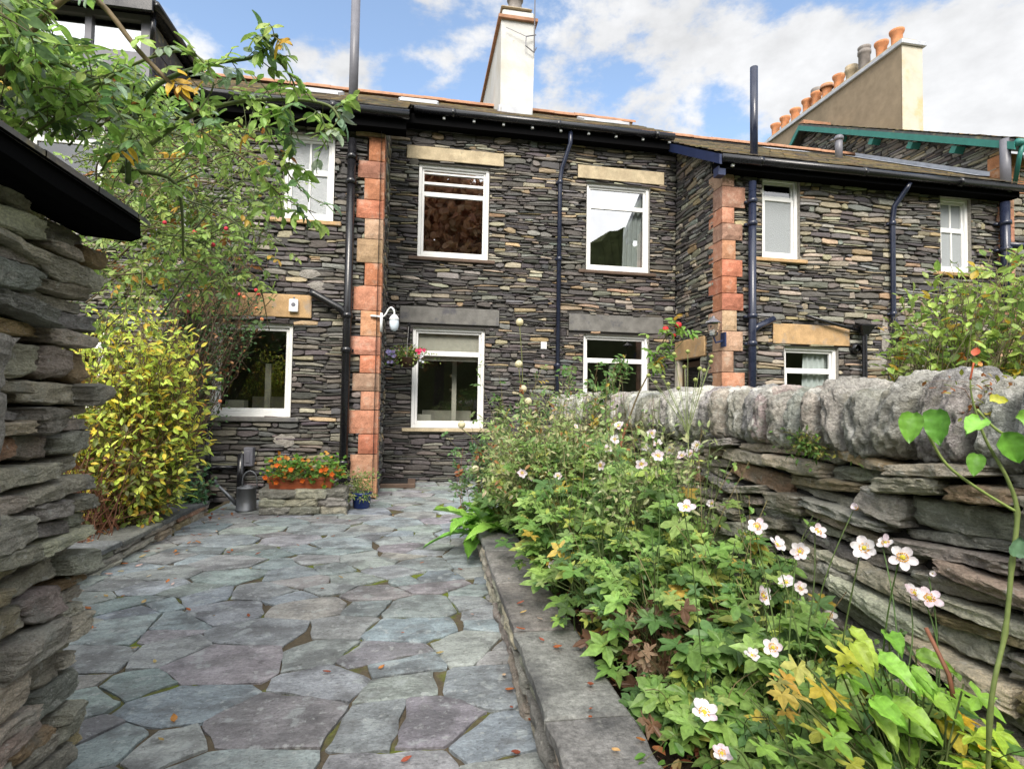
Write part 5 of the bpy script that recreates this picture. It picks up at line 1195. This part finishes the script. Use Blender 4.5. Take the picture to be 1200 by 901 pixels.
plant('mossy_fern','small green fern rooted under the coping midway along the wall','fern',(1.50,1.86,1.14),lambda r:(1.47+r.gauss(0,.02),1.86+r.gauss(0,.09),1.16+r.gauss(0,.035)),36,pal([(2,(.08,.16,.03)),(1,(.22,.22,.05))]),164,(.012,.024),.5,8,.001,(.12,.12,.04),spread=.04,arch=.3,frm=.1,loc_noise=.02)
plant('ground_creeper','low green creeping leaves on the bare soil by the end slab','plant',(1.02,1.5,SOIL),lambda r:(1.05+r.gauss(0,.15),1.45+r.gauss(0,.18),SOIL+r.uniform(.02,.08)),60,pal([(3,(.10,.22,.04)),(1,(.2,.3,.06))]),165,(.025,.045),.7,5,.0015,(.1,.12,.04),spread=.15,arch=.3,frm=.3,loc_noise=.03)
# fallen leaves
r=random.Random(171); sp=[(rr_,) for rr_ in ()]
pos=[]
for k in range(46): pos.append((-2.24+abs(r.gauss(0,.25)),r.uniform(3.3,7.3),.014))
for x,y in ((192,868),(195,683),(207,678),(272,646),(183,647),(145,698),(93,694),(592,808),(598,828),(610,882),(590,790),(270,648),(88,700),(240,612),(225,605),(620,845),(350,590),(340,596),(280,606),(640,892),(555,720)):
    q=pZ(x,y,.016); pos.append((q.x,q.y,.016))
for k in range(14): pos.append((r.uniform(.52,.74),r.uniform(1.6,3.4),.258))
for k in range(10): pos.append((r.uniform(-2.6,-2.32),r.uniform(3.4,6.4),.18))
for k in range(40): pos.append((r.uniform(-2.2,.4),r.uniform(1.9,6.5),.015))
for k,(x,y,z) in enumerate(pos):
    mb=MB(); L=r.uniform(.02,.045) if k>=46 else r.uniform(.03,.055); a=r.uniform(0,6.28); leaf(mb,V((0,0,.004)),V((math.cos(a),math.sin(a),r.uniform(0,.12))),V((r.uniform(-.2,.2),r.uniform(-.2,.2),1)),L,L*.6,jit(r.choice([(.42,.13,.04),(.50,.20,.05),(.35,.10,.05),(.5,.36,.14),(.55,.40,.30)]),.25,r),'ovate',r,-.1)
    o=mb.build('fallen_leaf','leaf'); o.location=(x,y,z)
    where='on the slab top of the bed edging' if abs(z-.258)<.001 else ('on the low edging slabs at the left' if z>.1 else 'lying on the slate paving')
    tag(o,'small dry autumn leaf '+where,'leaf','fallen leaves')
def litter(name,x0,x1,y0,y1,z,n,seed,lab):
    r=random.Random(seed); mb=MB()
    for k in range(n):
        L=r.uniform(.03,.06); leaf(mb,V((r.uniform(x0,x1),r.uniform(y0,y1),z+r.uniform(0,.05))),rdir(r,-.1)*1+V((0,0,.0)),V((0,0,1))+rdir(r)*.5,L,L*.55,jit(r.choice([(.22,.07,.035),(.30,.12,.05),(.14,.07,.04),(.36,.22,.09)]),.3,r),'ovate',r,.1)
    o=mb.build(name,'leaf'); tag(o,lab,'leaf litter',None,'stuff')
litter('leaf_litter',-3.0,-2.52,2.6,6.9,.15,900,181,'carpet of russet fallen leaves under the yellow shrub')
litter('leaf_litter',.76,1.45,1.1,3.2,.19,420,182,'brown leaf litter on the flower bed soil')
# copper tree behind the viewer: only its mirror image in the upper window is seen
r=random.Random(191); T=thing('copper_tree','copper brown tree across the valley mirrored in the upper recess window','tree',(1.5,-20,0)); mb=MB(); mb.tube([(1.5,-20,-.1),(1.6,-20,5),(1.5,-20,9)],[.4,.3,.1],8,(.06,.05,.04)); mb.build('trunk','stem',T); mb=MB()
for k in range(9000):
    p=ell((1.2,-20,11),(5.5,4.5,7.0),r,.5); leaf(mb,p,rdir(r),rdir(r),.6,.45,jit((.50,.28,.16),.22,r),'ovate',r)
mb.build('crown','leaf',T)

# ================================================================== LIGHT
w=bpy.data.worlds.new('World'); sc.world=w; w.use_nodes=True; nt=w.node_tree; nd=nt.nodes; lk=nt.links
bg=nd['Background']; sky=nd.new('ShaderNodeTexSky'); sky.sky_type='NISHITA'; sky.sun_disc=False
SUN=V((-.16,-.70,.69)).normalized(); el=math.asin(SUN.z); az=math.atan2(SUN.x,SUN.y)
sky.sun_elevation=el; sky.sun_rotation=az; sky.air_density=1.0; sky.dust_density=1.6; sky.ozone_density=1.5
tc=nd.new('ShaderNodeTexCoord'); mp=nd.new('ShaderNodeMapping'); mp.inputs['Scale'].default_value=(1,1,1.7); mp.inputs['Location'].default_value=(.35,.2,.1); lk.new(tc.outputs['Generated'],mp.inputs['Vector'])
def wn(scale,detail,rough,dist=0):
    n=nd.new('ShaderNodeTexNoise'); n.inputs['Scale'].default_value=scale; n.inputs['Detail'].default_value=detail; n.inputs['Roughness'].default_value=rough; n.inputs['Distortion'].default_value=dist; lk.new(mp.outputs[0],n.inputs['Vector']); return n.outputs['Fac']
def mr(src,a,b,c,d,smooth=False):
    x=nd.new('ShaderNodeMapRange'); x.interpolation_type='SMOOTHSTEP' if smooth else 'LINEAR'
    for i,v in enumerate((a,b,c,d)): x.inputs[i+1].default_value=v
    lk.new(src,x.inputs[0]); return x.outputs[0]
def mm(op,a,b):
    x=nd.new('ShaderNodeMath'); x.operation=op
    for i,v in enumerate((a,b)):
        if hasattr(v,'is_linked'): lk.new(v,x.inputs[i])
        else: x.inputs[i].default_value=v
    return x.outputs[0]
sx=nd.new('ShaderNodeSeparateXYZ'); lk.new(tc.outputs['Generated'],sx.inputs[0])
elev=mm('ADD',mr(sx.outputs['Z'],.42,.70,.22,-.10),mr(sx.outputs['Z'],.66,.85,0,.30))  # second term adds unseen overhead cloud, for brighter neutral fill light
dens=mm('ADD',wn(2.9,14,.60,.1),elev)
cov=mr(dens,.545,.635,0,1,True)
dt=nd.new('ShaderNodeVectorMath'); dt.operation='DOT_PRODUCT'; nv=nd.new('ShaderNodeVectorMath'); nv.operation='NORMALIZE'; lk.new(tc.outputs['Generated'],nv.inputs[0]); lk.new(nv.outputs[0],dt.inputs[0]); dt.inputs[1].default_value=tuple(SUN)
fill_glow=mr(dt.outputs['Value'],.0,.95,0,1,True)  # clouds out of view toward the sun brightened, an added fill for side walls
cov=mm('MAXIMUM',cov,mm('MULTIPLY',fill_glow,.9))
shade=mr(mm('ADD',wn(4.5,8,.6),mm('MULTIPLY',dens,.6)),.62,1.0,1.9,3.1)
shade=mm('MULTIPLY',shade,mm('ADD',mm('MULTIPLY',fill_glow,2.2),1.0))
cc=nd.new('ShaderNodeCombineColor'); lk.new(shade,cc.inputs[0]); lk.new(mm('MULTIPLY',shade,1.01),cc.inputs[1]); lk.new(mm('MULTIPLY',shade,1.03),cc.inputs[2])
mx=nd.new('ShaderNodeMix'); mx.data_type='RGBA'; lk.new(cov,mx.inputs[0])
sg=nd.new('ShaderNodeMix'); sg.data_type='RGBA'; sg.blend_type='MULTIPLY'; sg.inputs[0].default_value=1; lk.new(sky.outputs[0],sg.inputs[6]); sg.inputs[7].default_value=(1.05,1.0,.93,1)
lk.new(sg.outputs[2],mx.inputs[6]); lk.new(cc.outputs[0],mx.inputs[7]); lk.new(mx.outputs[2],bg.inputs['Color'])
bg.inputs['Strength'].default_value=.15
sl=bpy.data.lights.new('sun','SUN'); sl.energy=2.2; sl.angle=R(26); sl.color=(1,.93,.83); so=bpy.data.objects.new('sun',sl); COL.objects.link(so); so.rotation_euler=SUN.to_track_quat('Z','Y').to_euler(); so.location=(4,-6,14)
vs=sc.view_settings; vs.view_transform='Standard'; vs.look='None'; vs.gamma=1; vs.use_curve_mapping=False; vs.exposure=1.15
cy=sc.cycles; cy.max_bounces=8; cy.transparent_max_bounces=12; cy.diffuse_bounces=4; cy.glossy_bounces=4; cy.use_denoising=True; cy.caustics_reflective=False; cy.caustics_refractive=False
